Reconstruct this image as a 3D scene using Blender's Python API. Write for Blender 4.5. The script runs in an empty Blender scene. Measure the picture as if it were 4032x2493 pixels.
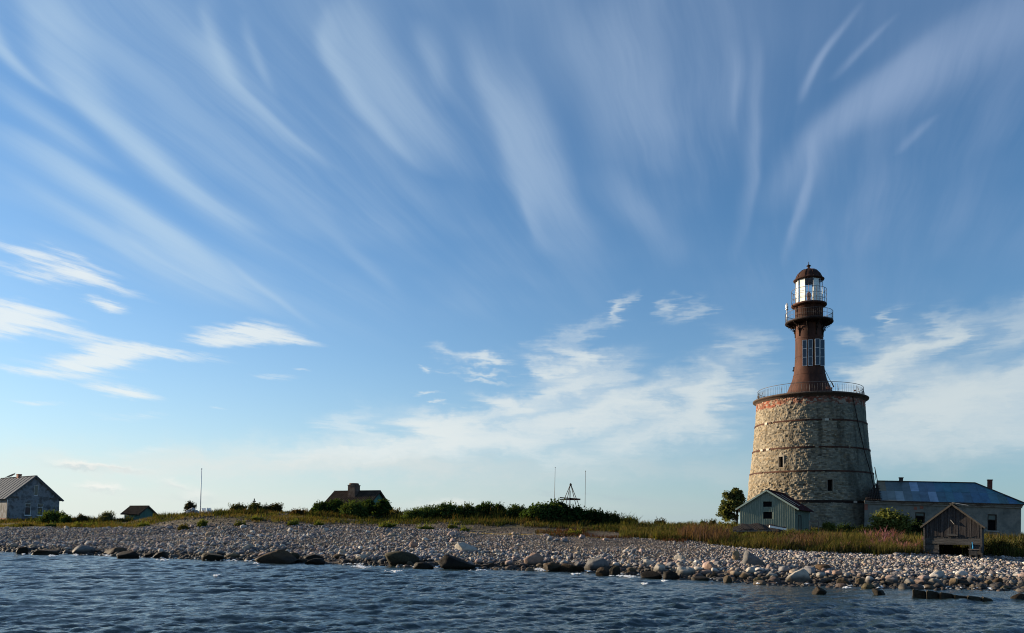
import bpy, bmesh, math, random
import numpy as np
from mathutils import Vector, Matrix, noise as mnoise
from mathutils.geometry import tessellate_polygon

R = math.radians
SC = bpy.context.scene
COL = SC.collection
random.seed(7)
rng = np.random.default_rng(11)

# ------------------------------------------------------------------ camera
EYE = 2.5
F4 = 3042.0                       # focal length in pixels of the 4032 px wide photograph
PITCH, ROLL = 3.0, 0.8
SHIFT_Y = 0.1665
cam_d = bpy.data.cameras.new('camera')
cam_d.sensor_fit = 'HORIZONTAL'
cam_d.sensor_width = 36.0
cam_d.lens = 36.0 * F4 / 4032.0
cam_d.shift_y = SHIFT_Y
cam_d.clip_start = 0.5
cam_d.clip_end = 30000.0
cam = bpy.data.objects.new('camera', cam_d)
COL.objects.link(cam)
RC = Matrix.Rotation(R(90 + PITCH), 4, 'X') @ Matrix.Rotation(R(ROLL), 4, 'Z')
cam.matrix_world = Matrix.Translation((0, 0, EYE)) @ RC
SC.camera = cam
RC3 = RC.to_3x3()
CY4 = 2493 / 2 + SHIFT_Y * 4032


def ray(px, py):
    """direction of a pixel of the 4032 x 2493 photograph, scaled to y = 1"""
    d = RC3 @ Vector(((px - 2016) / F4, -(py - CY4) / F4, -1.0))
    return d / d.y


def at(px, py, Y):
    d = ray(px, py)
    return Vector((d.x * Y, Y, EYE + d.z * Y))


# ------------------------------------------------------------------ sun, sky, exposure
SUN_AZ, SUN_EL = -66.0, 15.0       # degrees clockwise from +Y, and above the horizon
SKY_STRENGTH = 0.072
sun_d = bpy.data.lights.new('sun', 'SUN')
sun_d.energy = 5.0
sun_d.angle = R(0.5)
sun_d.color = (1.0, 0.80, 0.56)
sun = bpy.data.objects.new('sun', sun_d)
COL.objects.link(sun)
sdir = Vector((math.sin(R(SUN_AZ)) * math.cos(R(SUN_EL)), math.cos(R(SUN_AZ)) * math.cos(R(SUN_EL)), math.sin(R(SUN_EL))))
sun.rotation_euler = sdir.to_track_quat('Z', 'Y').to_euler()
sun.location = sdir * 200

SC.view_settings.view_transform = 'Standard'
SC.view_settings.look = 'None'
EXPO = 2.3
SC.view_settings.exposure = math.log2(EXPO)
SC.view_settings.gamma = 1.0
SC.view_settings.use_curve_mapping = False
SC.cycles.max_bounces = 6
SC.cycles.transparent_max_bounces = 16
SC.cycles.use_denoising = True
SC.cycles.use_adaptive_sampling = True
SC.cycles.adaptive_threshold = 0.008
SC.cycles.adaptive_min_samples = 16
SC.cycles.filter_width = 1.05

world = bpy.data.worlds.new('World')
SC.world = world
world.use_nodes = True
wt = world.node_tree
wt.nodes.clear()


class NB:
    """small helper to write node trees"""
    def __init__(s, tree):
        s.t = tree

    def n(s, kind, **kw):
        nd = s.t.nodes.new(kind)
        for k, v in kw.items():
            setattr(nd, k, v)
        return nd

    def put(s, sock, v):
        if v is None:
            return
        if isinstance(v, bpy.types.NodeSocket):
            s.t.links.new(v, sock)
        else:
            sock.default_value = v

    def m(s, op, a, b=None, c=None, clamp=False):
        nd = s.n('ShaderNodeMath', operation=op, use_clamp=clamp)
        for i, v in enumerate((a, b, c)):
            s.put(nd.inputs[i], v)
        return nd.outputs[0]

    def v(s, op, a, b=None):
        nd = s.n('ShaderNodeVectorMath', operation=op)
        s.put(nd.inputs[0], a)
        if b is not None:
            s.put(nd.inputs['Scale'] if op == 'SCALE' else nd.inputs[1], b)
        return nd.outputs['Value'] if op in ('LENGTH', 'DOT_PRODUCT', 'DISTANCE') else nd.outputs[0]

    def xyz(s, x, y, z):
        nd = s.n('ShaderNodeCombineXYZ')
        for i, v in enumerate((x, y, z)):
            s.put(nd.inputs[i], v)
        return nd.outputs[0]

    def sep(s, v):
        nd = s.n('ShaderNodeSeparateXYZ')
        s.put(nd.inputs[0], v)
        return nd.outputs

    def mix(s, f, a, b, blend='MIX'):
        nd = s.n('ShaderNodeMix', data_type='RGBA', blend_type=blend)
        s.put(nd.inputs[0], f)
        s.put(nd.inputs[6], a if not isinstance(a, tuple) else (*a[:3], 1))
        s.put(nd.inputs[7], b if not isinstance(b, tuple) else (*b[:3], 1))
        return nd.outputs[2]

    def noise(s, vec, scale, detail=3.0, rough=0.55, dist=0.0, col=False):
        nd = s.n('ShaderNodeTexNoise')
        s.put(nd.inputs['Vector'], vec)
        s.put(nd.inputs['Scale'], scale)
        s.put(nd.inputs['Detail'], detail)
        s.put(nd.inputs['Roughness'], rough)
        s.put(nd.inputs['Distortion'], dist)
        return nd.outputs[1] if col else nd.outputs[0]

    def ss(s, v, lo, hi, a=0.0, b=1.0):
        nd = s.n('ShaderNodeMapRange', interpolation_type='SMOOTHSTEP')
        for i, x in enumerate((v, lo, hi, a, b)):
            s.put(nd.inputs[i], x)
        return nd.outputs[0]

    def ramp(s, f, stops):
        nd = s.n('ShaderNodeValToRGB')
        el = nd.color_ramp.elements
        while len(el) < len(stops):
            el.new(0.5)
        for e, (p, c) in zip(el, stops):
            e.position = p
            e.color = (*c, 1)
        s.put(nd.inputs[0], f)
        return nd.outputs[0]


def new_group(name, ins, outs):
    g = bpy.data.node_groups.new(name, 'ShaderNodeTree')
    for i in ins:
        g.interface.new_socket(i, in_out='INPUT', socket_type='NodeSocketFloat')
    for o in outs:
        g.interface.new_socket(o, in_out='OUTPUT', socket_type='NodeSocketFloat')
    b = NB(g)
    gi, go = b.n('NodeGroupInput'), b.n('NodeGroupOutput')
    return g, b, gi.outputs, go.inputs


# a cirrus streak: a quadratic arc in azimuth over elevation with soft, unequal flanks
g_str, b_, I, O = new_group('cirrus_streak', ['az', 'el', 'el0', 'inv', 'a', 'b', 'c', 'iwl', 'iwd', 's'], ['d'])
t_ = b_.m('MULTIPLY', b_.m('SUBTRACT', I[1], I[2]), I[3])
azc = b_.m('MULTIPLY_ADD', b_.m('MULTIPLY_ADD', I[6], t_, I[5]), t_, I[4])
d_ = b_.m('SUBTRACT', I[0], azc)
iw = b_.m('MULTIPLY_ADD', b_.m('GREATER_THAN', d_, 0.0), I[8], I[7])
q_ = b_.m('MULTIPLY', d_, iw)
g_ = b_.m('EXPONENT', b_.m('MULTIPLY', b_.m('MULTIPLY', q_, q_), -1.0))
env = b_.m('MULTIPLY', b_.m('MULTIPLY', t_, b_.m('SUBTRACT', 1.0, t_)), 4.0, clamp=True)
env = b_.m('POWER', env, 1.35)
b_.put(O[0], b_.m('MULTIPLY', b_.m('MULTIPLY', g_, env), I[9]))

# a cloud patch: a turned soft ellipse
g_blb, b_, I, O = new_group('cloud_patch', ['az', 'el', 'a0', 'e0', 'cx', 'sx', 'cy', 'sy', 's'], ['d'])
da, de = b_.m('SUBTRACT', I[0], I[2]), b_.m('SUBTRACT', I[1], I[3])
u_ = b_.m('MULTIPLY_ADD', da, I[4], b_.m('MULTIPLY', de, I[5]))
v_ = b_.m('MULTIPLY_ADD', da, I[6], b_.m('MULTIPLY', de, I[7]))
r2 = b_.m('MULTIPLY_ADD', u_, u_, b_.m('MULTIPLY', v_, v_))
b_.put(O[0], b_.m('MULTIPLY', b_.m('EXPONENT', b_.m('MULTIPLY', r2, -1.0)), I[8]))

W = NB(wt)
tc = W.n('ShaderNodeTexCoord')
dvec = W.v('NORMALIZE', tc.outputs['Generated'])
dx, dy, dz = W.sep(dvec)
DEG = 180 / math.pi
az0 = W.m('MULTIPLY', W.m('ARCTAN2', dx, dy), DEG)
el0 = W.m('MULTIPLY', W.m('ARCSINE', dz), DEG)

sky = W.n('ShaderNodeTexSky', sky_type='NISHITA')
sky.sun_disc = False
sky.sun_elevation = R(SUN_EL)
sky.sun_rotation = R(SUN_AZ)
sky.altitude = 0.0
sky.air_density = 1.0
sky.dust_density = 0.3
sky.ozone_density = 5.5


def azel(x, y):
    """azimuth and elevation (degrees) of a point of the photograph seen at 2445 px width"""
    d = ray(x * 4032 / 2445, y * 4032 / 2445).normalized()
    return math.degrees(math.atan2(d.x, d.y)), math.degrees(math.asin(d.z))


PXD = DEG / 1845.0
# planar coordinates of a high cloud layer, u along the streaks, v across them
pz = W.m('ADD', W.m('MAXIMUM', dz, 0.0), 0.10)
pX, pY = W.m('DIVIDE', dx, pz), W.m('DIVIDE', dy, pz)
ca, sa = math.cos(R(14)), math.sin(R(14))
pu = W.m('ADD', W.m('MULTIPLY', pX, sa), W.m('MULTIPLY', pY, ca))
pv = W.m('SUBTRACT', W.m('MULTIPLY', pX, ca), W.m('MULTIPLY', pY, sa))
pv = W.m('ADD', pv, W.m('MULTIPLY', W.m('MULTIPLY', pu, pu), -0.03))

wn = W.sep(W.noise(W.xyz(W.m('MULTIPLY', az0, 0.06), W.m('MULTIPLY', el0, 0.12), 0.0), 1.0, 2.0, 0.55, 0.0, True))
wf = W.sep(W.noise(W.xyz(W.m('MULTIPLY', pu, 0.5), W.m('MULTIPLY', pv, 3.0), 3.0), 1.0, 3.0, 0.6, 0.0, True))
azs = W.m('ADD', az0, W.m('ADD', W.m('MULTIPLY', W.m('SUBTRACT', wn[0], 0.5), 3.0), W.m('MULTIPLY', W.m('SUBTRACT', wf[0], 0.5), 1.6)))
els = W.m('ADD', el0, W.m('MULTIPLY', W.m('SUBTRACT', wn[1], 0.5), 1.5))

# (top, middle, bottom) in 2445 px, left width, right width, strength
STREAKS = [
    ((-60, 250), (330, 510), (640, 760), 75, 45, .62),
    ((-80, 330), (250, 560), (560, 745), 40, 40, .25),
    ((150, -40), (260, 260), (735, 650), 40, 48, .50),
    ((90, -40), (150, 150), (300, 330), 30, 30, .28),
    ((330, 330), (470, 450), (650, 560), 45, 22, .32),
    ((-20, -10), (40, 130), (190, 250), 22, 16, .38),
    ((-40, 130), (90, 260), (300, 420), 40, 40, .26),
    ((478, -40), (520, 90), (570, 220), 14, 20, .34),
    ((500, 60), (620, 260), (820, 410), 40, 16, .40),
    ((585, 20), (615, 140), (670, 240), 12, 12, .25),
    ((790, -10), (815, 190), (1040, 420), 20, 34, .50),
    ((860, -60), (900, 170), (1150, 430), 60, 60, .35),
    ((1000, 40), (1020, 100), (1060, 260), 25, 30, .22),
    ((1090, 30), (1190, 260), (1270, 560), 26, 80, .36),
    ((1230, 120), (1320, 380), (1430, 610), 66, 30, .28),
    ((1240, 400), (1260, 520), (1300, 620), 10, 30, .18),
    ((1400, -40), (1460, 150), (1560, 430), 80, 80, .28),
    ((1460, 380), (1540, 500), (1620, 640), 40, 30, .16),
    ((1742, 90), (1752, 200), (1752, 330), 14, 14, .20),
    ((1806, 60), (1812, 250), (1760, 640), 20, 10, .24),
    ((2075, -15), (1975, 120), (1912, 250), 12, 10, .42),
    ((2160, 20), (2080, 100), (2005, 190), 14, 10, .24),
    ((2480, -80), (2060, 230), (1870, 520), 44, 70, .38),
    ((2520, -60), (2270, 130), (2010, 330), 70, 110, .30),
    ((1965, 290), (1930, 420), (1878, 640), 9, 14, .46),
    ((2255, 270), (2210, 315), (2160, 365), 12, 8, .22),
    ((740, 480), (860, 620), (990, 760), 20, 20, .10),
    ((520, 590), (620, 680), (760, 790), 12, 12, .22),
    ((280, 520), (420, 640), (600, 720), 20, 16, .20),
]
cir = None
for (p0, p1, p2, wl, wr, s) in STREAKS:
    A = [azel(*p) for p in (p0, p1, p2)]
    e1, eb = A[0][1], A[2][1]
    ts = [(a[1] - eb) / (e1 - eb) for a in A]
    c2, c1, c0 = np.polyfit(ts, [a[0] for a in A], 2)
    nd = W.n('ShaderNodeGroup', node_tree=g_str)
    k = 1.05 * PXD
    for i, v in enumerate((azs, els, eb, 1 / (e1 - eb), c0, c1, c2, 1 / (wl * k), 1 / (wr * k) - 1 / (wl * k), s * 1.4)):
        W.put(nd.inputs[i], float(v) if not isinstance(v, bpy.types.NodeSocket) else v)
    cir = nd.outputs[0] if cir is None else W.m('ADD', cir, nd.outputs[0])
# fibres combed along the wind, gathered into torn sheets
pvw = W.m('ADD', pv, W.m('MULTIPLY', W.m('SUBTRACT', wn[0], 0.5), 0.09))
fib = W.noise(W.xyz(W.m('MULTIPLY', pu, 0.75), W.m('MULTIPLY', pvw, 8.0), 9.0), 1.0, 5.0, 0.62, 0.0)
sheet = W.noise(W.xyz(W.m('MULTIPLY', pu, 0.9), W.m('MULTIPLY', pvw, 1.7), 5.0), 1.0, 3.0, 0.55, 0.0)
cir = W.m('MULTIPLY', cir, W.ss(fib, 0.22, 0.78, 0.45, 1.42))
veil = W.m('MULTIPLY', W.m('MULTIPLY', W.ss(sheet, 0.36, 0.66), W.ss(fib, 0.28, 0.74, 0.15, 1.0)), W.ss(el0, 11.0, 22.0))
cir = W.m('ADD', cir, W.m('MULTIPLY', veil, 0.36))
cir = W.m('ADD', cir, W.m('MULTIPLY', W.ss(el0, 25.0, 34.0), 0.10))
cir = W.m('SUBTRACT', 1.0, W.m('EXPONENT', W.m('MULTIPLY', cir, -1.7)))

# low and middle clouds, coordinates torn sideways by the wind
lw = W.sep(W.noise(W.xyz(W.m('MULTIPLY', az0, 0.10), W.m('MULTIPLY', el0, 0.85), 1.0), 1.0, 5.0, 0.62, 0.0, True))
lw2 = W.sep(W.noise(W.xyz(W.m('MULTIPLY', az0, 0.30), W.m('MULTIPLY', el0, 0.45), 7.0), 1.0, 4.0, 0.6, 0.0, True))
azl = W.m('ADD', az0, W.m('ADD', W.m('MULTIPLY', W.m('SUBTRACT', lw[0], 0.5), 9.0), W.m('MULTIPLY', W.m('SUBTRACT', lw2[0], 0.5), 3.5)))
ell = W.m('ADD', el0, W.m('ADD', W.m('MULTIPLY', W.m('SUBTRACT', lw2[1], 0.5), 3.0), W.m('MULTIPLY', W.m('SUBTRACT', lw[1], 0.5), 0.8)))
azh, elh = (W.m('ADD', az0, W.m('MULTIPLY', W.m('SUBTRACT', lw[0], 0.5), 3.6)),
            W.m('ADD', el0, W.m('MULTIPLY', W.m('SUBTRACT', lw2[1], 0.5), 0.9)))
# centre (2445 px), half length, half height (px), turn (degrees, + = right end up), strength
SMOOTH = [
    (130, 635, 120, 16, -12, .75), (60, 650, 90, 14, -6, .7), (220, 665, 130, 14, -12, .45), (180, 615, 90, 12, -14, .5),
    (55, 752, 100, 27, -6, 1.2), (20, 780, 50, 26, 0, .8), (255, 728, 46, 12, -8, .95),
    (590, 797, 95, 24, 6, 1.25), (670, 806, 100, 11, -6, .8), (500, 815, 60, 14, 4, .7),
    (350, 835, 150, 15, -3, .9), (210, 862, 80, 22, 14, 1.1), (280, 845, 60, 18, 10, .7), (60, 884, 70, 8, -2, .5),
    (300, 938, 75, 14, -6, .9), (95, 962, 55, 7, 3, .45), (300, 992, 80, 13, 2, .45), (515, 974, 28, 5, -4, .35),
    (660, 900, 70, 9, 3, .5), (720, 884, 24, 4, 0, .4), (330, 1075, 110, 16, 10, .35), (180, 880, 160, 30, 2, .35),
]
WISPY = [
    (1365, 852, 44, 16, -10, .9), (1395, 905, 70, 26, 14, 1.0), (1310, 880, 45, 11, -20, .7), (1340, 935, 60, 12, 14, .6),
    (1195, 968, 40, 13, -16, .6), (1130, 1010, 120, 20, 18, .85), (1020, 1030, 60, 22, -24, .7), (1080, 1050, 120, 22, 8, .5),
    (1440, 980, 130, 24, 18, .8), (1545, 950, 90, 22, 18, .75), (1570, 1030, 130, 34, 14, .65), (1350, 1010, 120, 26, 14, .5),
    (1720, 925, 40, 34, 34, .9), (1690, 975, 90, 24, 22, .7), (1260, 1070, 140, 22, -14, .5),
    (1118, 850, 46, 9, -6, .55), (1160, 862, 24, 6, -4, .5), (1160, 888, 34, 4, 0, .5), (1035, 938, 14, 4, -6, .5), (1045, 966, 16, 4, -4, .6),
    (1040, 892, 10, 5, 0, .4), (1155, 905, 50, 4, -3, .3), (1470, 735, 26, 10, 45, .45), (1380, 790, 60, 14, 24, .25), (1610, 738, 18, 14, 50, .3),
    (1660, 748, 24, 12, 40, .28), (1790, 830, 26, 40, 60, .35), (2100, 880, 70, 34, 26, 1.0), (2150, 850, 110, 16, 24, .8), (2240, 800, 40, 20, 60, .4),
    (2260, 960, 170, 44, 8, .95), (2350, 930, 130, 26, 14, .6), (2130, 770, 20, 10, 60, .35), (2020, 800, 30, 10, -20, .25), (2330, 1040, 190, 34, 4, .5),
    (2180, 1010, 130, 26, 10, .5), (860, 1015, 30, 34, 70, .35), (900, 1075, 190, 22, 4, .5), (2420, 780, 60, 26, 30, .35), (1580, 980, 60, 10, 10, .5),
]
BANK = [
    (250, 1120, 420, 46, 2, .55), (720, 1105, 420, 42, 3, .75), (1120, 1130, 330, 46, -3, .55), (1500, 1120, 300, 44, 6, .45), (1750, 1130, 160, 40, 0, .35),
    (2300, 1090, 260, 44, 0, .40), (560, 1195, 700, 30, 0, .45), (1300, 1200, 500, 26, 0, .30),
]
HORIZON = [
    (190, 1109, 46, 8, -3, .9), (260, 1116, 70, 6, -5, .8), (225, 1162, 34, 9, -2, .7), (265, 1167, 30, 7, -6, .55), (420, 1158, 34, 10, -10, .5),
    (470, 1182, 30, 12, 0, .4), (1030, 1206, 40, 9, 4, .4), (1090, 1200, 40, 10, 0, .4),
]
GREYS = [
    (190, 1117, 50, 5, -3, .45), (280, 1120, 60, 4, -5, .35), (240, 1172, 40, 4, -4, .25), (425, 1165, 34, 7, -10, .22), (470, 1192, 50, 8, 0, .22),
    (1310, 1180, 30, 5, -8, .35), (1400, 1178, 14, 4, -8, .25), (1480, 1190, 60, 7, -6, .3), (1620, 1205, 160, 12, -2, .22), (1790, 1187, 70, 3, -4, .3),
    (1690, 1238, 120, 14, 0, .2), (880, 1187, 60, 4, 0, .12), (1060, 1206, 50, 6, 3, .16), (1540, 1235, 200, 10, 0, .16),
]


def patches(lst, a_, e_):
    acc = None
    for (x, y, rx, ry, tilt, s) in lst:
        a0, e0 = azel(x, y)
        k = PXD * 0.9
        th = R(tilt - ROLL)
        nd = W.n('ShaderNodeGroup', node_tree=g_blb)
        vals = (a_, e_, a0, e0, math.cos(th) / (rx * k), math.sin(th) / (rx * k), -math.sin(th) / (ry * k), math.cos(th) / (ry * k), s)
        for i, v in enumerate(vals):
            W.put(nd.inputs[i], float(v) if not isinstance(v, bpy.types.NodeSocket) else v)
        acc = nd.outputs[0] if acc is None else W.m('ADD', acc, nd.outputs[0])
    return acc


stk = W.noise(W.xyz(W.m('MULTIPLY', az0, 0.28), W.m('ADD', W.m('MULTIPLY', el0, 2.6), W.m('MULTIPLY', az0, 0.30)), 8.0), 1.0, 5.0, 0.62)
sm = W.m('MULTIPLY', patches(SMOOTH, azh, elh), W.ss(stk, 0.25, 0.72, 0.30, 1.30))
ws = patches([(x, y, rx * 1.25, ry * 1.3, t_, s_ * 1.15) for (x, y, rx, ry, t_, s_) in WISPY], azl, ell)
wisp_n = W.noise(W.xyz(W.m('MULTIPLY', azl, 0.22), W.m('MULTIPLY', ell, 0.5), 2.0), 1.0, 5.0, 0.6, 0.0)
ws = W.m('MULTIPLY', ws, W.ss(wisp_n, 0.28, 0.66, 0.35, 1.15))
low = W.m('ADD', W.ss(sm, 0.10, 1.20, 0.0, 1.10), W.m('MULTIPLY', ws, 1.15))
low = W.m('SUBTRACT', 1.0, W.m('EXPONENT', W.m('MULTIPLY', low, -1.9)))
hn = W.noise(W.xyz(W.m('MULTIPLY', az0, 0.9), W.m('MULTIPLY', el0, 1.6), 4.0), 1.0, 4.0, 0.6)
elq = W.m('ADD', el0, W.m('MULTIPLY', W.m('SUBTRACT', hn, 0.5), 1.3))
bk = W.m('MULTIPLY', patches(BANK, azh, ell), W.ss(wisp_n, 0.2, 0.7, 0.55, 1.1))
hz = W.m('MULTIPLY', patches(HORIZON, az0, elq), 1.2, clamp=True)
gr = W.m('MULTIPLY', patches(GREYS, az0, elq), 1.0, clamp=True)

SK = 1.0 / (SKY_STRENGTH * EXPO)
def sk(r, g, b): return (r * SK, g * SK, b * SK)

base = sky.outputs[0]
SKY_TINT = (0.82, 0.97, 0.94)
base = W.mix(1.0, base, SKY_TINT, 'MULTIPLY')
lft = W.ss(az0, 34.0, -34.0)                 # towards the sun
# pale moist air low over the sea
haze_f = W.m('MULTIPLY', W.m('EXPONENT', W.m('MULTIPLY', W.m('MAXIMUM', el0, 0.0), -0.125)), W.m('ADD', 0.74, W.m('MULTIPLY', lft, 0.2)))
haze_c = W.mix(lft, sk(.37, .48, .55), sk(.76, .81, .78))
base = W.mix(haze_f, base, haze_c)
cir_c = W.mix(lft, sk(.37, .48, .68), sk(.56, .72, .85))
base = W.mix(W.m('MULTIPLY', cir, 0.70), base, cir_c)
bank_c = W.mix(lft, sk(.50, .58, .61), sk(.80, .83, .80))
base = W.mix(W.m('MULTIPLY', bk, 0.8, clamp=True), base, bank_c)
low_c = W.mix(lft, sk(.64, .715, .735), sk(.88, .92, .90))
base = W.mix(W.m('MULTIPLY', low, 0.92), base, low_c)
base = W.mix(W.m('MULTIPLY', hz, 0.80), base, sk(.92, .92, .87))
base = W.mix(W.m('MULTIPLY', gr, 0.75), base, sk(.42, .52, .58))
bg = W.n('ShaderNodeBackground')
W.put(bg.inputs[0], base)
bg.inputs[1].default_value = SKY_STRENGTH
wo = W.n('ShaderNodeOutputWorld')
wt.links.new(bg.outputs[0], wo.inputs[0])

# ------------------------------------------------------------------ object helpers
def tag(o, label=None, cat=None, group=None, kind=None):
    for k, v in (('label', label), ('category', cat), ('group', group), ('kind', kind)):
        if v:
            o[k] = v
    return o


def empty(name, loc, rz=0.0, label=None, cat=None, group=None):
    o = bpy.data.objects.new(name, None)
    o.empty_display_size = 0.3
    COL.objects.link(o)
    o.location = loc
    o.rotation_euler = (0, 0, rz)
    return tag(o, label, cat, group)


def link(name, me, mats, parent=None):
    o = bpy.data.objects.new(name, me)
    COL.objects.link(o)
    for m_ in (mats if isinstance(mats, (list, tuple)) else [mats]):
        if m_:
            me.materials.append(m_)
    if parent:
        o.parent = parent
    return o


def fast_mesh(name, V, F, colors=None, smooth=True):
    """mesh from numpy arrays; F is (n,3) or (n,4)"""
    V = np.asarray(V, np.float32)
    F = np.asarray(F, np.int32)
    me = bpy.data.meshes.new(name)
    k = F.shape[1]
    me.vertices.add(len(V))
    me.vertices.foreach_set('co', V.ravel())
    me.loops.add(F.size)
    me.loops.foreach_set('vertex_index', F.ravel())
    me.polygons.add(len(F))
    me.polygons.foreach_set('loop_start', np.arange(0, F.size, k, dtype=np.int32))
    me.polygons.foreach_set('loop_total', np.full(len(F), k, np.int32))
    me.polygons.foreach_set('use_smooth', np.full(len(F), bool(smooth)))
    if colors is not None:
        a = me.color_attributes.new('Col', 'FLOAT_COLOR', 'POINT')
        c = np.ones((len(V), 4), np.float32)
        c[:, :3] = colors
        a.data.foreach_set('color', c.ravel())
    me.update(calc_edges=True)
    return me


class MB:
    """collects simple shapes into ONE mesh"""
    def __init__(s):
        s.v, s.f, s.sm = [], [], []

    def add(s, vs, fs, smooth=False):
        o = len(s.v)
        s.v += [tuple(p) for p in vs]
        s.f += [tuple(i + o for i in f) for f in fs]
        s.sm += [smooth] * len(fs)

    def box(s, c, size, M=None):
        x, y, z = (d / 2 for d in size)
        vs = [Vector((i * x, j * y, k * z)) for k in (-1, 1) for j in (-1, 1) for i in (-1, 1)]
        if M is not None:
            vs = [M @ p for p in vs]
        vs = [p + Vector(c) for p in vs]
        s.add(vs, [(0, 2, 3, 1), (4, 5, 7, 6), (0, 1, 5, 4), (2, 6, 7, 3), (0, 4, 6, 2), (1, 3, 7, 5)])

    def hexa(s, lo, hi):
        """two quads (same winding) joined into a solid"""
        s.add(list(lo) + list(hi), [(3, 2, 1, 0), (4, 5, 6, 7), (0, 1, 5, 4), (1, 2, 6, 5), (2, 3, 7, 6), (3, 0, 4, 7)])

    def tube(s, pts, r, n=6, r1=None, cap=True):
        pts = [Vector(p) for p in pts]
        rings = []
        for i, p in enumerate(pts):
            a = pts[max(0, i - 1)]
            b = pts[min(len(pts) - 1, i + 1)]
            t = (b - a).normalized()
            u = t.orthogonal().normalized()
            if abs(t.z) < 0.99:
                u = t.cross(Vector((0, 0, 1))).normalized()
            w = t.cross(u)
            rr = r if r1 is None else r + (r1 - r) * i / (len(pts) - 1)
            rings.append([p + (u * math.cos(2 * math.pi * k / n) + w * math.sin(2 * math.pi * k / n)) * rr for k in range(n)])
        vs = [p for q in rings for p in q]
        fs = []
        for i in range(len(pts) - 1):
            for k in range(n):
                a, b = i * n + k, i * n + (k + 1) % n
                fs.append((a, b, b + n, a + n))
        if cap:
            fs += [tuple(range(n))[::-1], tuple(range(len(vs) - n, len(vs)))]
        s.add(vs, fs, True)

    def bar(s, a, b, w, d=None, up=(0, 0, 1)):
        """rectangular bar from a to b"""
        a, b = Vector(a), Vector(b)
        d = d or w
        t = (b - a).normalized()
        u = t.cross(Vector(up))
        if u.length < 1e-4:
            u = t.cross(Vector((1, 0, 0)))
        u.normalize()
        n = u.cross(t)
        q = [u * (i * w / 2) + n * (j * d / 2) for i, j in ((-1, -1), (1, -1), (1, 1), (-1, 1))]
        s.hexa([a + p for p in q], [b + p for p in q])

    def lathe(s, prof, n=48, c=(0, 0, 0), smooth=True, a0=0.0, a1=2 * math.pi):
        full = abs(a1 - a0 - 2 * math.pi) < 1e-6
        m = n if full else n + 1
        vs = []
        for (r, z) in prof:
            for k in range(m):
                a = a0 + (a1 - a0) * k / n
                vs.append((c[0] + r * math.cos(a), c[1] + r * math.sin(a), c[2] + z))
        fs = []
        for i in range(len(prof) - 1):
            for k in range(n):
                k2 = (k + 1) % m if full else k + 1
                a, b = i * m + k, i * m + k2
                fs.append((a, b, b + m, a + m))
        s.add(vs, fs, smooth)

    def panel(s, outer, holes, T, th):
        """flat board with holes; 2-D loops (x, z), T maps (x, depth, z) to 3-D, th = thickness towards +depth"""
        loops = [[Vector((p[0], p[1], 0)) for p in lp] for lp in [outer] + holes]
        tri = tessellate_polygon(loops)
        flat = [p for lp in loops for p in lp]
        n = len(flat)
        vs = [T(p.x, 0, p.y) for p in flat] + [T(p.x, th, p.y) for p in flat]
        fs = []
        for t in tri:
            a, b, c = (flat[i] for i in t)
            if (b - a).cross(c - a).z < 0:
                t = (t[0], t[2], t[1])
            fs.append(tuple(t))
            fs.append(tuple(i + n for i in reversed(t)))
        o = 0
        for lp in loops:
            k = len(lp)
            for i in range(k):
                a, b = o + i, o + (i + 1) % k
                fs.append((a, a + n, b + n, b))
            o += k
        s.add(vs, fs)

    def build(s, name, mat_, parent=None, fix=True):
        me = bpy.data.meshes.new(name)
        me.from_pydata([tuple(p) for p in s.v], [], s.f)
        me.polygons.foreach_set('use_smooth', s.sm)
        me.update()
        if fix:
            bm = bmesh.new()
            bm.from_mesh(me)
            bmesh.ops.recalc_face_normals(bm, faces=bm.faces)
            bm.to_mesh(me)
            bm.free()
        return link(name, me, mat_, parent)


# numpy value noise -------------------------------------------------
def h2(ix, iy, seed=0):
    n = (ix.astype(np.int64) * 374761393 + iy.astype(np.int64) * 668265263 + seed * 974711) & 0x7fffffff
    n = ((n ^ (n >> 13)) * 1274126177) & 0x7fffffff
    return ((n ^ (n >> 16)) & 0xffff) / 65535.0


def vnoise(x, y, seed=0):
    x, y = np.asarray(x, float), np.asarray(y, float)
    ix, iy = np.floor(x), np.floor(y)
    fx, fy = x - ix, y - iy
    fx, fy = fx * fx * (3 - 2 * fx), fy * fy * (3 - 2 * fy)
    a, b = h2(ix, iy, seed), h2(ix + 1, iy, seed)
    c, d = h2(ix, iy + 1, seed), h2(ix + 1, iy + 1, seed)
    return (a * (1 - fx) + b * fx) * (1 - fy) + (c * (1 - fx) + d * fx) * fy


def fbm(x, y, o=4, seed=0):
    t, a, s_ = 0, 1, 0
    for i in range(o):
        t = t + a * vnoise(x * 2 ** i, y * 2 ** i, seed + i * 17)
        s_ += a
        a *= 0.5
    return t / s_


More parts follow.
